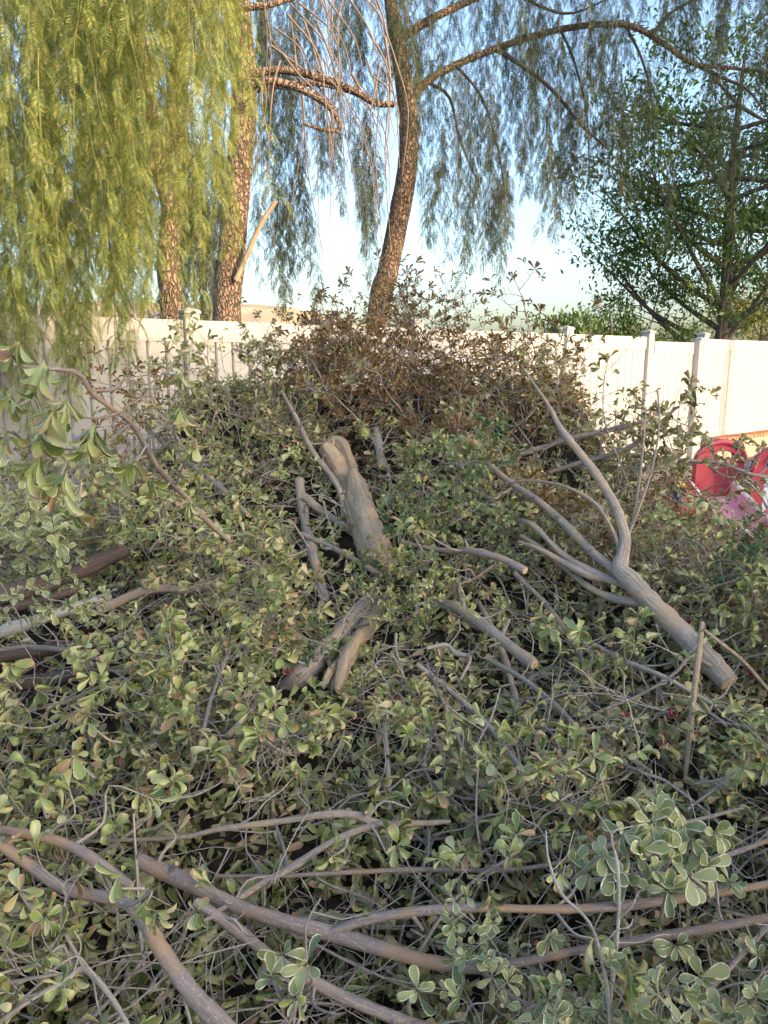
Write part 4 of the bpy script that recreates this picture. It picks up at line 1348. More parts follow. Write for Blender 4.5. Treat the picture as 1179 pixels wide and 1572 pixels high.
# poles and twigs across the middle
for i, (lab, pts, wd) in enumerate([
        ('grey stick rising out of the leaves with a bend at its top', [(296, 1175), (312, 1120), (325, 1070), (345, 1015), (358, 985)], [6, 8, 9, 8, 6]),
        ('short bare stub sloping up among green leaves under the grey trunk', [(350, 1130), (372, 1105), (392, 1080), (402, 1062)], [11, 12, 11, 9]),
        ('straight grey rod standing upright among leaves below the fork roots', [(598, 1245), (596, 1190), (594, 1150), (590, 1110)], [11, 11, 10, 8]),
        ('thin grey rod leaning left below the sawn grey branch', [(712, 1158), (694, 1110), (672, 1060), (655, 1020)], [8, 8, 7, 5]),
        ('crooked tan stick with a pale broken tip under the sawn grey branch', [(655, 995), (685, 990), (700, 1003), (722, 1010), (706, 1045)], [6, 8, 9, 7, 4]),
        ('long grey stick sloping down right below the sawn grey branch', [(745, 1010), (800, 1040), (850, 1080), (900, 1130), (960, 1160), (1000, 1185)], [7, 9, 10, 10, 9, 7]),
        ('dark stick lying slanted under the great pale branch', [(905, 985), (960, 1015), (1020, 1040), (1100, 1085)], [8, 10, 10, 8]),
        ('brown stick crossing the shaded gap beneath the great pale branch', [(790, 880), (840, 930), (880, 985), (905, 1040)], [9, 10, 9, 7]),
        ('grey branch with leafy tips arching through the left foliage', [(205, 640), (240, 670), (290, 710), (335, 745), (380, 790)], [5, 8, 10, 10, 8]),
        ('smooth branch curving out of the left foliage over the logs', [(-20, 1000), (40, 994), (100, 998), (150, 1010)], [9, 11, 10, 9]),
        ('thin brown shoot dropping through leaves above the left foreground', [(180, 1078), (192, 1105), (205, 1130), (215, 1150)], [7, 8, 8, 6]),
        ('bent twig lying along the slope in the left leaves', [(40, 1090), (90, 1080), (130, 1065), (160, 1050)], [8, 8, 7, 5]),
        ('reddish stick sloping up to the left through the upper leaves', [(578, 660), (582, 690), (586, 715)], [13, 15, 15]),
        ('straight brown stick sloping down right above the sawn branch', [(690, 730), (740, 760), (800, 800)], [7, 8, 7]),
        ('grey stick lying below the knot of the great branch', [(640, 1020), (690, 1060), (745, 1110), (800, 1180)], [8, 10, 11, 9]),
        ('thin tan branch arching over the dark leaves of the middle', [(650, 830), (700, 800), (760, 765), (800, 740)], [5, 6, 6, 5])]):
    cutbranch('cut_stick', lab, [(pts, wd, True, True)], [M_BARK, M_CUT] if i % 2 else [M_TWIG, M_CUT], off=0.15, rseed=40 + i, twigs=4, tw_len=.22, leafs=('green', .045, .45))

# the near branch on the left with its large hanging leaves
nb, npaths = cutbranch('near_branch', 'crooked dark branch with large pale drooping leaves in front of the fence', [
    ([(352, 832, 2.5), (318, 800, 2.35), (280, 758, 2.2), (240, 715, 2.05), (205, 655, 1.92), (168, 625, 1.8), (140, 602, 1.74), (122, 575, 1.7), (90, 567, 1.65), (35, 562, 1.55), (-20, 548, 1.5)], [10, 12, 11, 11, 10, 10, 9, 9, 9, 7, 5]),
    ([(138, 600, 1.74), (175, 597, 1.78), (195, 582, 1.8), (225, 590, 1.84), (255, 570, 1.88)], [6, 5, 4, 4, 2], False, False, 'side_limb'),
    ([(155, 604, 1.78), (178, 640, 1.82), (200, 620, 1.85), (235, 605, 1.9)], [4, 4, 3, 2], False, False, 'side_limb'),
    ([(190, 632, 1.86), (150, 642, 1.72), (115, 635, 1.62), (90, 610, 1.55)], [5, 4, 3, 2], False, False, 'side_limb'),
    ([(200, 650, 1.9), (160, 680, 1.72), (110, 690, 1.6), (50, 680, 1.5), (-10, 650, 1.45)], [4, 4, 3, 3, 2], False, False, 'side_limb')],
    [M_BARKF, M_CUT], rseed=60, wob=0.04)
rl = np.random.default_rng(61)
for k, (tx, ty, tY, rx, ry, rY, sz, n) in enumerate([
        (20, 560, 1.42, 60, 565, 1.6, .055, 6), (62, 590, 1.38, 90, 567, 1.65, .06, 6), (15, 630, 1.36, 60, 600, 1.5, .06, 6), (100, 640, 1.5, 115, 635, 1.62, .058, 5),
        (75, 655, 1.4, 110, 640, 1.6, .06, 6), (140, 680, 1.6, 160, 680, 1.72, .06, 6), (45, 735, 1.4, 60, 690, 1.52, .06, 7), (90, 760, 1.42, 110, 690, 1.6, .06, 7),
        (60, 690, 1.4, 50, 680, 1.5, .055, 5), (130, 700, 1.55, 160, 680, 1.72, .055, 5), (115, 795, 1.55, 125, 740, 1.6, .055, 6), (275, 590, 1.75, 255, 570, 1.88, .05, 4),
        (205, 730, 1.75, 225, 690, 1.95, .055, 6), (275, 650, 1.85, 235, 690, 2.0, .055, 5), (295, 700, 1.9, 270, 745, 2.15, .052, 6), (235, 760, 1.85, 262, 740, 2.1, .052, 6),
        (10, 690, 1.38, 30, 670, 1.48, .055, 5), (180, 745, 1.75, 225, 700, 2.0, .055, 6), (310, 740, 2.0, 300, 780, 2.28, .05, 6), (290, 790, 2.0, 310, 795, 2.32, .05, 6)]):
    shoot(nb, at(rx, ry, rY), at(tx, ty - 14, tY), 'green', sz * 1.08, rl, n + 2, d=np.array([rl.normal(0, .3), -0.45, -0.55]))

# logs lying on the left
for i, (lab, pts, wd, mt_) in enumerate([
        ('thick dark brown log with furrowed bark lying by the variegated leaves', [(-40, 925, 2.75), (60, 898, 2.85), (130, 872, 2.95), (190, 845, 3.1)], [34, 38, 36, 34], M_LOG),
        ('weathered grey log sloping up to the right below the dark log', [(-40, 985, 2.6), (40, 958, 2.68), (110, 935, 2.75), (170, 915, 2.82)], [24, 26, 24, 22], M_WEATHER),
        ('long grey-brown pole sloping out of the logs into the leaves', [(150, 938, 2.75), (230, 905, 2.85), (300, 905, 2.9), (350, 885, 3.0)], [20, 20, 18, 16], M_BARK),
        ('reddish brown log half buried at the left edge of the pile', [(-40, 1052, 2.4), (40, 1048, 2.45), (110, 1035, 2.5), (160, 1028, 2.55)], [28, 28, 26, 24], M_LOG),
        ('thin brown log wedged between the two larger logs', [(-40, 948, 2.75), (50, 925, 2.8), (120, 905, 2.86)], [16, 18, 16], M_LOG),
        ('dark brown log pressed under the weathered grey log', [(-40, 1015, 2.55), (60, 1000, 2.6), (150, 985, 2.66)], [22, 24, 20], M_LOG)]):
    cutbranch('log', lab, [(pts, wd, True, True)], [mt_, M_CUT], rseed=70 + i, sides=14, wob=0.04)

# ------------------------------------------------------------------ leafy cut branches heaped over the mound
VARS = {
    'green': [Spray('green', 100 + i, L=0.40 + 0.05 * i, nside=7 + i % 3, size=0.050, r0=0.0046, droop=0.55, wn=(6, 10)) for i in range(7)],
    'olive': [Spray('olive', 200 + i, L=0.40 + 0.05 * i, nside=8 + i % 3, size=0.045, r0=0.0044, droop=0.65, wn=(6, 10)) for i in range(6)],
    'brown': [Spray('brown', 300 + i, L=0.42 + 0.05 * i, nside=9 + i % 3, size=0.046, r0=0.0046, droop=0.15, wn=(7, 11), extra=2) for i in range(6)],
    'vari': [Spray('vari', 400 + i, L=0.3 + 0.04 * i, nside=6 + i % 2, size=0.056, r0=0.0045, droop=0.05, wn=(6, 9)) for i in range(4)],
    'dark': [Spray('dark', 500 + i, L=0.34 + 0.04 * i, nside=7, size=0.05, r0=0.0045, droop=0.05, wn=(6, 9)) for i in range(4)]}
LAB = {'green': ('leafy_branch', 'cut branch with pale green wilting leaves heaped on the brush pile', 'green leafy branches heaped on the pile'),
       'olive': ('drying_branch', 'cut branch with dull olive drying leaves heaped on the brush pile', 'olive leafy branches heaped on the pile'),
       'brown': ('withered_branch', 'cut branch with withered brown leaves on the top of the brush pile', 'brown withered branches on the pile'),
       'vari': ('variegated_branch', 'cut branch of grey-green leaves with cream edges lying in the brush pile', 'variegated branches in the pile'),
       'dark': ('glossy_branch', 'cut branch with dark glossy green leaves lying in the brush pile', 'dark glossy branches in the pile')}
for qx in range(1068, 1190, 6):
    for qy in range(672, 740, 6):
        keep_free([at(qx, qy, 6.0)], [0.012])
rp = np.random.default_rng(21)
NSPRAY = 0


LM = [(540, 760, 3.5, 'beside the peeled forked trunk'), (480, 1010, 2.9, 'over the slanted grey log'), (1040, 965, 2.4, 'beside the great pale branch'), (950, 870, 2.65, 'round the knot of the great branch'),
      (740, 860, 2.8, 'near the reddish sawn branch'), (780, 990, 2.45, 'near the thick grey sawn branch'), (1060, 1120, 2.05, 'beside the snapped stick'), (60, 920, 2.7, 'beside the logs'),
      (250, 1430, 1.3, 'along the mottled branch'), (520, 1255, 1.62, 'along the pale wavy branch'), (600, 1450, 1.38, 'along the thick forked front branch'), (1000, 1330, 1.45, 'beside the variegated leaves'),
      (240, 715, 2.1, 'below the crooked near branch'), (600, 560, 4.5, 'on the crest before the leaning tree'), (350, 560, 4.3, 'on the crest below the scaly trunk'), (850, 610, 4.3, 'on the crest before the gate'),
      (1000, 620, 3.8, 'before the white gate panels'), (1100, 780, 3.6, 'before the red play climber'), (600, 1120, 1.9, 'round the upright grey rod'), (330, 1080, 2.0, 'round the bent grey stick'), (860, 1100, 2.0, 'beside the thin bowed branch'), (400, 850, 3.0, 'beside the upright grey pole'), (700, 740, 3.3, 'above the reddish sawn branch'), (200, 1110, 1.9, 'round the thin brown shoot'), (100, 1070, 2.0, 'round the bent twig on the left slope'), (240, 905, 2.8, 'along the long grey-brown pole'), (60, 1200, 1.6, 'behind the straight mauve branch'), (375, 1100, 2.1, 'round the short bare stub'), (690, 1090, 2.1, 'round the thin leaning rod'), (870, 1110, 2.1, 'along the long sloping grey stick'), (120, 700, 3.0, 'under the large drooping leaves'), (960, 1200, 1.75, 'behind the variegated sprig'), (400, 1300, 1.6, 'behind the fork of the wavy branch'), (760, 1270, 1.65, 'past the broken tip of the wavy branch'), (420, 1400, 1.42, 'where the thick branch meets the grey pole')]
LMP = np.array([at(a, b, c) for a, b, c, _ in LM])


def where(p):
    return LM[int(np.argmin(np.linalg.norm(LMP - np.asarray(p), axis=1)))][3]


WORDS = {'green': 'cut branch with pale green wilting leaves ', 'olive': 'cut branch with dull olive drying leaves ', 'brown': 'cut branch with withered brown leaves ', 'vari': 'cut branch with cream-edged grey-green leaves ', 'dark': 'cut branch with dark glossy leaves '}


def put(kind, p, d, up, s=1.0, single=None, allow=5, upright=False):
    global NSPRAY
    v = VARS[kind][rp.integers(len(VARS[kind]))]
    nm, lab, grp = LAB[kind]
    M = orient(p, d, up, s)
    P = v.lv[0] @ np.array(M.to_3x3()).T + np.array(M.translation)
    if allow is not None and in_front(P).sum() > allow:
        return None
    NSPRAY += 1
    if single is None:
        single = depth(p) < 2.35
    w_ = where(P.mean(0))
    lab = WORDS[kind] + ('standing upright ' if upright else '') + w_
    return v.place(nm, lab, ('upright ' if upright else '') + grp + ' ' + w_, M, single)


def kind_at(x, y):
    r_ = rp.random()
    if y > 3.75 and -0.45 < x < 1.5:
        pb = 0.8 if abs(x - 0.15) < 0.42 else 0.3
        return 'brown' if r_ < pb else ('olive' if r_ < 0.94 else 'green')
    if x > 0.95 and y > 3.0:
        return 'brown' if r_ < 0.40 else 'olive'
    if y > 3.75 and x <= -0.45:
        return 'olive' if r_ < 0.55 else ('green' if r_ < 0.85 else 'brown')
    if x > 0.3:
        return 'olive' if r_ < 0.45 else 'green'
    return 'green' if r_ < 0.8 else 'olive'


def in_log_gap(x, y):
    return x < -0.9 and 2.2 < y < 3.7 and x / y < -0.37


cnt = 0
for band, (y0, y1, k, sc_) in enumerate(((0.95, 1.6, 46, 1), (1.6, 2.4, 66, 1), (2.4, 3.2, 64, 1), (3.2, 4.0, 62, 1), (4.0, 4.9, 66, 1), (2.5, 3.6, 60, 0.55), (3.2, 4.4, 90, 0.6))):
    i = 0
    tries = 0
    while i < k:
        y = rp.uniform(y0, y1)
        hw = y * 0.54 + 0.35
        x = rp.uniform(-hw, min(hw, 2.4))
        h = float(H(x, y))
        if h < 0.1 and y > 1.3:
            continue
        if in_log_gap(x, y) and rp.random() < 0.85:
            continue
        nn = hnorm(np.array(x), np.array(y))
        az = rp.uniform(0, 2 * math.pi)
        d = np.array([math.cos(az), math.sin(az) * 0.8 - 0.25, 0])
        d = nrm(d - nn * np.dot(d, nn)) + nn * rp.uniform(0.05, 0.5)
        tries += 1
        if put(kind_at(x, y), np.array([x, y, h + rp.uniform(0.0, 0.12)]), d, nn, rp.uniform(0.8, 1.15) * sc_, allow=(5 if sc_ == 1 and y > 1.8 else 2) + min(tries // 150, 5)) is not None:
            i += 1

# sprigs standing up along the top of the pile
for px, py, Y, kd in ((618, 440, 4.7, 'brown'), (605, 455, 4.65, 'brown'), (635, 465, 4.65, 'brown'), (580, 470, 4.6, 'brown'), (600, 495, 4.6, 'brown'), (655, 490, 4.6, 'brown'), (560, 478, 4.65, 'brown'), (585, 500, 4.6, 'brown'), (640, 505, 4.6, 'brown'), (690, 495, 4.6, 'brown'), (715, 520, 4.5, 'brown'), (785, 455, 4.4, 'brown'),
                      (765, 505, 4.4, 'olive'), (800, 520, 4.3, 'olive'), (840, 560, 4.3, 'olive'), (870, 590, 4.3, 'olive'), (880, 640, 4.2, 'brown'), (850, 610, 4.2, 'brown'), (820, 600, 4.1, 'brown'),
                      (335, 500, 4.3, 'green'), (390, 505, 4.4, 'olive'), (430, 485, 4.5, 'olive'), (450, 540, 4.4, 'olive'), (300, 535, 4.2, 'green'), (240, 555, 4.1, 'olive'), (195, 560, 4.0, 'brown'), (270, 590, 4.0, 'green'),
                      (495, 525, 4.5, 'brown'), (530, 545, 4.4, 'brown'), (360, 560, 4.2, 'green'), (410, 575, 4.2, 'green'), (660, 560, 4.4, 'brown'), (740, 570, 4.3, 'brown'), (600, 560, 4.5, 'brown'), (560, 590, 4.4, 'brown'),
                      (960, 565, 3.7, 'olive'), (1010, 575, 3.7, 'olive'), (1060, 600, 3.65, 'olive'), (1110, 615, 3.6, 'olive'), (1135, 640, 3.6, 'brown'), (1000, 630, 3.8, 'olive'), (1050, 650, 3.7, 'olive'), (1095, 690, 3.6, 'brown'), (980, 600, 3.75, 'olive'), (1035, 590, 3.7, 'olive'), (1085, 640, 3.6, 'olive'), (1150, 700, 3.5, 'brown'), (880, 560, 4.2, 'olive'), (820, 540, 4.3, 'green'), (700, 540, 4.4, 'olive')):
    tip = at(px, py, Y)
    bx, by = tip[0] + rp.normal(0, 0.12) + (0.1 if px > 900 else 0), tip[1] - rp.uniform(0.0, 0.12)
    base = np.array([bx, by, max(float(H(bx, by)), tip[2] - 0.62)])
    Ln = np.linalg.norm(tip - base)
    put(kd, base, tip - base, np.array([rp.normal(), -1, 0.2]), max(0.55, min(1.35, Ln / 0.55)), allow=14 if px < 900 else (None if px < 1060 else 25), upright=True)
# twig lattice in the brown bush is dense: more withered branches, lifted
for _ in range(22):
    x, y = float(np.clip(rp.normal(0.15, 0.3), -0.5, 1.3)), rp.uniform(4.0, 4.75)
    az = rp.uniform(0, 6.28)
    put('brown', np.array([x, y, float(H(x, y)) + rp.uniform(0.05, 0.2)]), np.array([math.cos(az), math.sin(az), rp.uniform(0.1, 1.0)]), np.array([0, -0.3, 1.0]), rp.uniform(0.8, 1.15))

# variegated and dark glossy branches where the photograph has them
for kd, lst in (('vari', [(1010, 1330, 1.36, .9), (960, 1330, 1.38, .85), (1060, 1310, 1.42, .9), (900, 1330, 1.42, .7), (990, 1400, 1.3, .85), (1070, 1390, 1.3, .8), (720, 1475, 1.3, .8), (680, 1440, 1.34, .6), (760, 1440, 1.33, .7), (450, 1500, 1.2, .75), (420, 1470, 1.25, .6),
                          (700, 1540, 1.2, .7), (850, 1540, 1.2, .8), (1100, 1530, 1.2, .8), (1040, 1545, 1.17, .8), (930, 1560, 1.15, .7), (1150, 1480, 1.25, .7), (850, 1480, 1.26, .6),
                          (40, 830, 3.0, 1.1), (80, 815, 3.1, 1.1), (20, 800, 3.2, 1.1), (100, 850, 2.9, 1.0), (60, 870, 2.85, .9), (10, 850, 2.9, 1.), (40, 950, 2.5, .8), (140, 930, 2.5, .8), (170, 950, 2.45, .7), (100, 780, 3.4, 1.1), (30, 770, 3.5, 1.1), (150, 800, 3.4, 1.)]),
                ('dark', [(690, 745, 3.15, .8), (730, 710, 3.2, .8), (760, 740, 3.15, .8), (650, 780, 3.1, .8), (610, 800, 3.1, .7), (700, 790, 3.05, .7), (770, 700, 3.2, .7), (640, 850, 2.95, .6), (760, 860, 2.85, .5),
                          (1140, 855, 2.75, .75), (1165, 840, 2.8, .8), (1120, 880, 2.7, .7), (1175, 880, 2.65, .8)])):
    for px, py, Y, s in lst:
        p = at(px, py, Y)
        d = np.array([rp.normal(0, 0.5), -0.35 + rp.normal(0, 0.3), 0.7 if kd == 'vari' else 0.4])
        put(kd, p - nrm(d) * 0.12 * s, d, np.array([0, -0.8, 0.6]), s * (0.8 if kd == 'vari' and depth(p) < 2 else 1), allow=None if px < 200 else (14 if kd == 'vari' and px > 800 else 10))

vg = thing('variegated_sprig', 'upright sprig of large grey-green leaves with cream edges above the long front branches', 'branch', tuple(at(990, 1400, 1.36)))
rv = np.random.default_rng(44)
for tx, ty, tY, sz, n in ((1000, 1262, 1.40, .062, 7), (955, 1275, 1.38, .055, 6), (1048, 1268, 1.42, .058, 6), (985, 1305, 1.36, .058, 7), (1030, 1318, 1.36, .058, 7), (1080, 1300, 1.42, .052, 6), (1015, 1285, 1.39, .056, 7), (970, 1290, 1.37, .055, 7), (1062, 1285, 1.41, .054, 6), (940, 1330, 1.36, .052, 7), (1005, 1335, 1.35, .054, 7), (1090, 1330, 1.38, .052, 6), (905, 1340, 1.37, .05, 6), (1035, 1290, 1.40, .056, 7), (1025, 1365, 1.33, .052, 7), (925, 1310, 1.38, .052, 6), (880, 1325, 1.40, .048, 5), (1060, 1345, 1.35, .055, 6), (965, 1345, 1.34, .055, 6),
                          (435, 1465, 1.24, .055, 6), (470, 1480, 1.2, .055, 6), (415, 1500, 1.18, .05, 6), (735, 1448, 1.32, .05, 7), (700, 1470, 1.28, .05, 6), (760, 1500, 1.26, .045, 6), (845, 1440, 1.33, .045, 6), (1040, 1450, 1.28, .05, 7), (1075, 1500, 1.2, .052, 7), (1110, 1560, 1.12, .055, 7), (840, 1535, 1.18, .048, 6), (640, 1520, 1.18, .045, 6), (985, 1555, 1.13, .05, 7)):
    tip = at(tx, ty, tY)
    shoot(vg, tip + np.array([rv.normal(0, .03), 0.07, -0.13]), tip, 'vari', sz, rv, n, r=0.003, d=np.array([rv.normal(0, .35), -0.55, 0.6]), spread=1.25)

for px, py, s_ in ((592, 880, .6), (622, 905, .6), (565, 925, .55), (640, 875, .6), (600, 935, .55), (548, 905, .5), (610, 860, .5), (570, 890, .5), (585, 950, .5), (630, 940, .5), (500, 960, .45), (480, 990, .45), (545, 1045, .4)):
    p = S(px, py, 0.12)
    put('green' if px % 4 else 'dark', p + np.array([0, 0.05, -0.08]), np.array([rp.normal(0, .5), -0.5, 0.45]), np.array([0, -0.6, 0.8]), s_, allow=None)

# foreground green whorls that stand clear of the mass
fr = thing('foreground_sprig', 'loose sprig of large flat green leaves with pink tips at the front of the pile', 'branch', tuple(at(600, 1330, 1.5)))
rf = np.random.default_rng(33)
for tx, ty, tY, sz, n in ((608, 1298, 1.52, .052, 5), (715, 1310, 1.5, .052, 5), (628, 1128, 1.78, .05, 6), (455, 1535, 1.1, .05, 5), (180, 1345, 1.28, .045, 5), (560, 1395, 1.42, .045, 4), (830, 1180, 1.6, .05, 6), (860, 1230, 1.55, .05, 5), (770, 1200, 1.65, .05, 5), (110, 1160, 1.45, .048, 6), (60, 1220, 1.35, .048, 6), (135, 1110, 1.55, .046, 5),
                          (975, 1500, 1.14, .046, 7), (860, 1340, 1.36, .045, 5), (30, 1370, 1.2, .046, 6), (70, 1470, 1.12, .046, 6), (240, 1400, 1.2, .04, 6), (300, 1400, 1.24, .04, 6), (15, 1020, 1.45, .045, 6), (690, 1430, 1.34, .045, 5), (960, 1475, 1.2, .045, 6), (1140, 1180, 1.7, .045, 5)):
    tip = at(tx, ty, tY)
    shoot(fr, tip + np.array([rf.normal(0, .03), 0.08, -0.09]), tip, 'green', sz, rf, n, d=np.array([rf.normal(0, .4), -0.8, 0.35]), spread=1.15)

# red berry sprigs
bm_ = MB()
for i in range(9):
    c = rp.normal(0, 0.009, 3)
    r0 = 0.0042
    th = np.linspace(0, math.pi, 5)[1:-1]
    ph = np.linspace(0, 2 * math.pi, 6, endpoint=False)
    v = [[math.sin(a) * math.cos(b) * r0, math.sin(a) * math.sin(b) * r0, math.cos(a) * r0] for a in th for b in ph] + [[0, 0, r0], [0, 0, -r0]]
    q = [[r_ * 6 + j, r_ * 6 + (j + 1) % 6, (r_ + 1) * 6 + (j + 1) % 6, (r_ + 1) * 6 + j] for r_ in range(2) for j in range(6)]
    t_ = [[18, (j + 1) % 6, j] for j in range(6)] + [[19, 12 + j, 12 + (j + 1) % 6] for j in range(6)]
    bm_.add(np.array(v) + c, quads=q, tris=t_)
BER = bm_.mesh('berries', [M_BERRY])
st_ = MB()
st_.tube(smooth([[0, 0, -0.08], [0.01, 0, -0.04], [0, 0, 0]], 3), [0.002, 0.001], 4)
BST = st_.mesh('stem', [M_TWIG])
for px, py in ((1090, 942), (1052, 955), (960, 1098), (1070, 1130), (1028, 1090), (1018, 1135), (820, 1058), (372, 1075), (285, 998), (272, 920), (108, 812), (97, 935), (440, 1030), (117, 1008), (1150, 1030), (1125, 925), (240, 905), (50, 1378)):
    o = thing('berry_sprig', 'small sprig of dark red berries caught among the leaves of the pile', 'berries', tuple(S(px, py, 0.16)), 'red berry sprigs in the pile')
    o.rotation_euler = (rp.normal(0, .5), rp.normal(0, .5), rp.random() * 6)
    a = link('stem', BST, o)
    b = link('berries', BER, o)
    b['kind'] = 'stuff'

# the mass inside: countless crushed leaves and twigs
NC = 9000
P0 = []
while len(P0) < NC:
    y = rp.uniform(0.9, 5.1)
    x = rp.uniform(-(y * 0.56 + 0.3), min(y * 0.56 + 0.3, 2.6))
    if in_log_gap(x, y) and rp.random() < 0.8:
        continue
    P0.append((x, y))
P0 = np.array(P0)
nn = hnorm(P0[:, 0], P0[:, 1])
C = np.column_stack([P0, H(P0[:, 0], P0[:, 1])]) + nn * rp.uniform(-0.05, 0.05, (NC, 1))
axis = nrm(nn * 0.7 + rp.normal(0, 0.6, (NC, 3)) + np.array([0, -0.3, 0]))
K = 6
ax = np.repeat(axis, K, 0)
rd = nrm(np.cross(ax, rp.normal(0, 1, ax.shape)))
op = np.clip(rp.normal(0.95, 0.3, len(ax)), 0.2, 1.6)[:, None]
D = np.cos(op) * ax + np.sin(op) * rd + np.array([0, 0, -0.35])
Nn = np.sin(op) * ax - np.cos(op) * rd + rp.normal(0, 0.25, ax.shape)
P = np.repeat(C, K, 0) + rp.normal(0, 0.006, ax.shape)
Sz = rp.uniform(0.032, 0.058, len(P))
vis = ~(in_front(P) & (rp.random(len(P)) < 0.9))
zone = np.array([(y > 3.7 and -0.3 < x < 0.9) or (x > 1.1 and y > 3.0 and (x * 37.7) % 1 < 0.5) for x, y in P0])
zone2 = (~zone) & (rp.random(NC) < np.where(P0[:, 0] > 0.2, 0.6, 0.35))
cl = tag(bpy.data.objects.new('crushed_leaves', None), 'mass of crushed leaves filling the brush pile', 'leaves', kind='stuff')
mm = MB()
for zi, sel in enumerate((~zone & ~zone2, zone, zone2)):
    s6 = np.repeat(sel, K)
    w_ = rp.integers(3, size=len(P))
    for i, tp in enumerate(T_LOW):
        s = s6 & (w_ == i) & vis
        mm.leaves(tp, frames(D[s], Nn[s], Sz[s] * (0.85 if zi == 1 else 1)), P[s], rp.random(s.sum()), mat=zi)
bpy.data.objects.remove(cl)
tag(link('crushed_leaves', mm.mesh('crushed_leaves', [M_GREEN, M_BROWN, M_OLIVE])), 'mass of crushed leaves filling the brush pile', 'leaves', kind='stuff')

mm = MB()
for i in range(2300):
    y = rp.uniform(0.95, 5.0)
    x = rp.uniform(-(y * 0.56 + 0.3), min(y * 0.56 + 0.3, 2.5))
    n1 = hnorm(np.array(x), np.array(y))
    p = np.array([x, y, float(H(x, y))]) + n1 * rp.uniform(0.0, 0.13)
    d = rp.normal(0, 1, 3)
    d = nrm(d - n1 * np.dot(d, n1) * 0.75)
    l = rp.uniform(0.10, 0.5)
    k = 5
    q = p + np.cumsum(np.vstack([[0, 0, 0], d * l / k + rp.normal(0, l * 0.045, (k, 3))]), axis=0)
    r0 = rp.choice([0.0013, 0.0018, 0.0025, 0.0035, 0.006], p=[.3, .3, .22, .13, .05])
    q = smooth(q, 2)
    if in_front(q).sum() > 2 and rp.random() < 0.8:
        continue
    mm.tube(q, [r0, r0 * 0.5], 4, rnd=rp.random())
    for j in range(3):
        a = rp.integers(2, len(q) - 1)
        d2 = nrm(d * 0.6 + rp.normal(0, 0.7, 3))
        l2 = l * rp.uniform(0.15, 0.4)
        mm.tube(np.array([q[a], q[a] + d2 * l2 * 0.5 + rp.normal(0, l2 * .1, 3), q[a] + d2 * l2]), [r0 * 0.6, r0 * 0.3], 3, rnd=rp.random())
tag(link('twig_tangle', mm.mesh('twig_tangle', [M_TWIG])), 'tangle of fine grey twigs all through the brush pile', 'twigs', kind='stuff')

# ------------------------------------------------------------------ red plastic play climber with a pink slide
def plastic(name, c, rough=0.42):
    return plain(name, c, rough, 0.06, 4, 0.001, 0.4, 200)


M_RED, M_PINK, M_BLUE, M_PALE, M_DBLUE = plastic('red plastic', (0.40, 0.045, 0.075)), plastic('pink plastic', (0.62, 0.27, 0.34)), plastic('pale blue plastic', (0.55, 0.65, 0.82)), plastic('cream plastic', (0.75, 0.66, 0.58)), plastic('dark blue plastic', (0.03, 0.06, 0.16))


def arch_panel(w_, h_, th, holes):
    """an upright panel with a round arched top; holes are (cx, z0, z1, width, arched)"""
    from mathutils.geometry import tessellate_polygon
    def outline(cx, z0, z1, wd, arched):
        r_ = wd / 2
        pts = [(cx - r_, z0), (cx + r_, z0)]
        if arched:
            pts += [(cx + r_ * math.cos(a), z1 - r_ * arched + r_ * arched * math.sin(a)) for a in np.linspace(0, math.pi, 13)]
        else:
            pts += [(cx + r_, z1), (cx - r_, z1)]
        return pts
    loops = [outline(0, 0, h_, w_, 0.75)] + [outline(*h) for h in holes]
    allp = [p for l in loops for p in l]
    tri = tessellate_polygon([[Vector((x, 0, z)) for x, z in l] for l in loops])
    m_ = MB()
    n = len(allp)
    V = [(x, -th / 2, z) for x, z in allp] + [(x, th / 2, z) for x, z in allp]
    T = [list(t) for t in tri] + [[t[2] + n, t[1] + n, t[0] + n] for t in tri]
    Q_ = []
    s = 0
    for l in loops:
        for i in range(len(l)):
            a, b = s + i, s + (i + 1) % len(l)
            Q_.append([a, b, b + n, a + n])
        s += len(l)
    m_.add(V, quads=Q_, tris=T)
    # rolled rim round the arch
    o = loops[0][2:]
    m_.tube(smooth([(x, -th / 2, z) for x, z in o], 2), 0.03, 8)
    return m_


YP = 7.2
pc = at(1100, 745, YP)
climber = thing('play_climber', 'red plastic toddler climber with arched panels and a pink slide', 'play set', (pc[0], pc[1], 0))
loc0 = np.array([pc[0], pc[1], 0])


def lpart(name, m_, mats, off, rz=0, rx=0, ry=0, parent=None, smoothed=False):
    o = link(name, m_.mesh(name, mats, smoothed), parent or climber)
    o.matrix_basis = Matrix.Translation(Vector(off)) @ Matrix.Rotation(rz, 4, 'Z') @ Matrix.Rotation(ry, 4, 'Y') @ Matrix.Rotation(rx, 4, 'X')
    return o


ztop = at(1100, 678, YP)[2]
lpart('arched_panel', arch_panel(0.50, ztop, 0.07, [(0.02, ztop - 0.17, ztop - 0.09, 0.26, 0.3)]), [M_RED], (0.0, 0, 0), 0.15)
ztop2 = at(1160, 683, YP - 0.2)[2]
lpart('arched_panel', arch_panel(0.56, ztop2, 0.07, [(0.0, ztop2 - 0.22, ztop2 - 0.08, 0.34, 0.3), (0.0, ztop2 - 0.62, ztop2 - 0.27, 0.34, 0)]), [M_RED], (0.50, -0.25, 0), -0.12)
m = MB()
m.box((0, 0, 0), (0.36, 0.03, 0.36))
lpart('window_panel', m, [M_BLUE], (0.49, -0.2, ztop2 - 0.45), -0.12)
m = MB()
m.tube(np.array([[-0.12, 0, 0], [0.12, 0, 0]]), 0.055, 10, True, True, capmat=0)
m.box((0.02, -0.05, 0.0), (0.06, 0.03, 0.06))
lpart('toy_telescope', m, [M_DBLUE], (0.47, -0.26, ztop2 - 0.14), -0.12)
m = MB()
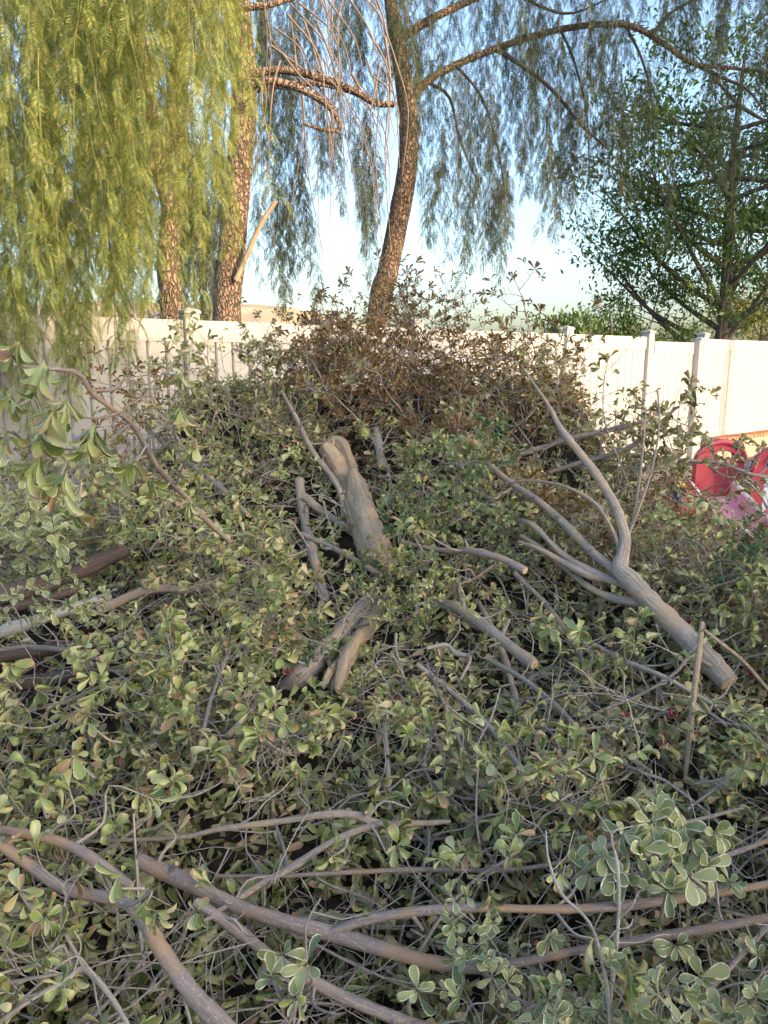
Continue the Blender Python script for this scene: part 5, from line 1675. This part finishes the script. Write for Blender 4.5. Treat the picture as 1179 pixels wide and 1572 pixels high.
m.box((0, 0, 0), (0.7, 0.5, 0.06))
lpart('platform', m, [M_DBLUE], (0.35, 0.42, 0.45))
m = MB()
m.box((0, 0, 0.22), (0.6, 0.42, 0.44))
lpart('base', m, [M_DBLUE], (0.37, 0.42, 0.0))
sp = smooth([at(1092, 762, 6.95), at(1118, 795, 6.6), at(1158, 850, 6.0), at(1205, 905, 5.5), at(1225, 925, 5.3)], 5)
sp[:, 2] = np.maximum(sp[:, 2], 0.06)
m = MB()
prof = [(-0.24, 0.10), (-0.22, 0.13), (-0.19, 0.12), (-0.17, 0.02), (-0.14, 0.0), (0.14, 0.0), (0.17, 0.02), (0.19, 0.12), (0.22, 0.13), (0.24, 0.10)]
tdir = nrm(np.gradient(sp, axis=0) * np.array([1, 1, 0]))
lat = np.stack([-tdir[:, 1], tdir[:, 0], np.zeros(len(sp))], -1)
V = np.array([[p + l * a + np.array([0, 0, b]) - loc0 for a, b in prof] for p, l in zip(sp, lat)])
idx = np.arange(len(sp) * len(prof)).reshape(len(sp), len(prof))
m.add(V.reshape(-1, 3), quads=np.stack([idx[:-1, :-1], idx[:-1, 1:], idx[1:, 1:], idx[1:, :-1]], -1).reshape(-1, 4))
m.add(V.reshape(-1, 3) - [0, 0, 0.02], quads=np.stack([idx[:-1, :-1], idx[1:, :-1], idx[1:, 1:], idx[:-1, 1:]], -1).reshape(-1, 4))
lpart('slide', m, [M_PINK], (0, 0, 0), smoothed=True)
for sgn in (-1, 1):
    m = MB()
    m.tube(np.array([p + l * sgn * 0.215 + np.array([0, 0, 0.125]) - loc0 for p, l in zip(sp, lat)]), 0.025, 8, True, True, capmat=0)
    lpart('slide_rail', m, [M_PALE], (0, 0, 0), smoothed=True)

tp0 = at(1028, 790, 6.6)
ztt = at(1028, 738, 6.6)[2]
toy = thing('ride_on_toy', 'dark red rounded ride-on toy with yellow and blue trim behind the branches', 'toy', (tp0[0], tp0[1], 0))
m = MB()
rr = np.linspace(0, 1, 9)
prof = [(0.10, 0), (0.20, 0.03), (0.22, ztt * 0.45), (0.21, ztt * 0.8), (0.16, ztt * 1.0), (0.06, ztt * 1.08), (0.0, ztt * 1.09)]
a = np.linspace(0, 2 * math.pi, 18, endpoint=False)
V = np.array([[(r_ * math.cos(t), r_ * math.sin(t) * 0.8, z) for t in a] for r_, z in prof])
idx = np.arange(len(prof) * 18).reshape(len(prof), 18)
m.add(V.reshape(-1, 3), quads=np.stack([idx[:-1], np.roll(idx, -1, 1)[:-1], np.roll(idx, -1, 1)[1:], idx[1:]], -1).reshape(-1, 4))
lpart('body', m, [plastic('dark red plastic', (0.22, 0.015, 0.03))], (0, 0, 0), parent=toy, smoothed=True)
m = MB()
m.tube(np.array([[-0.05, -0.175, ztt * 0.98], [0.05, -0.175, ztt * 0.98]]), 0.035, 10, True, True, capmat=0)
lpart('yellow_trim', m, [plastic('yellow plastic', (0.72, 0.48, 0.16))], (0, 0, 0), parent=toy, smoothed=True)
m = MB()
m.tube(np.array([[0, -0.18, ztt * 0.68], [0, -0.175, ztt * 0.88]]), [0.03, 0.045], 10, True, True, capmat=0)
lpart('blue_trim', m, [plastic('blue plastic', (0.06, 0.13, 0.28))], (0, 0, 0), parent=toy, smoothed=True)
for sx in (-1, 1):
    m = MB()
    m.tube(np.array([[sx * 0.2, -0.1, 0.07], [sx * 0.26, -0.1, 0.07]]), 0.07, 14, True, True, capmat=0)
    lpart('wheel', m, [plastic('black plastic', (0.03, 0.03, 0.03))], (0, 0, 0), parent=toy)
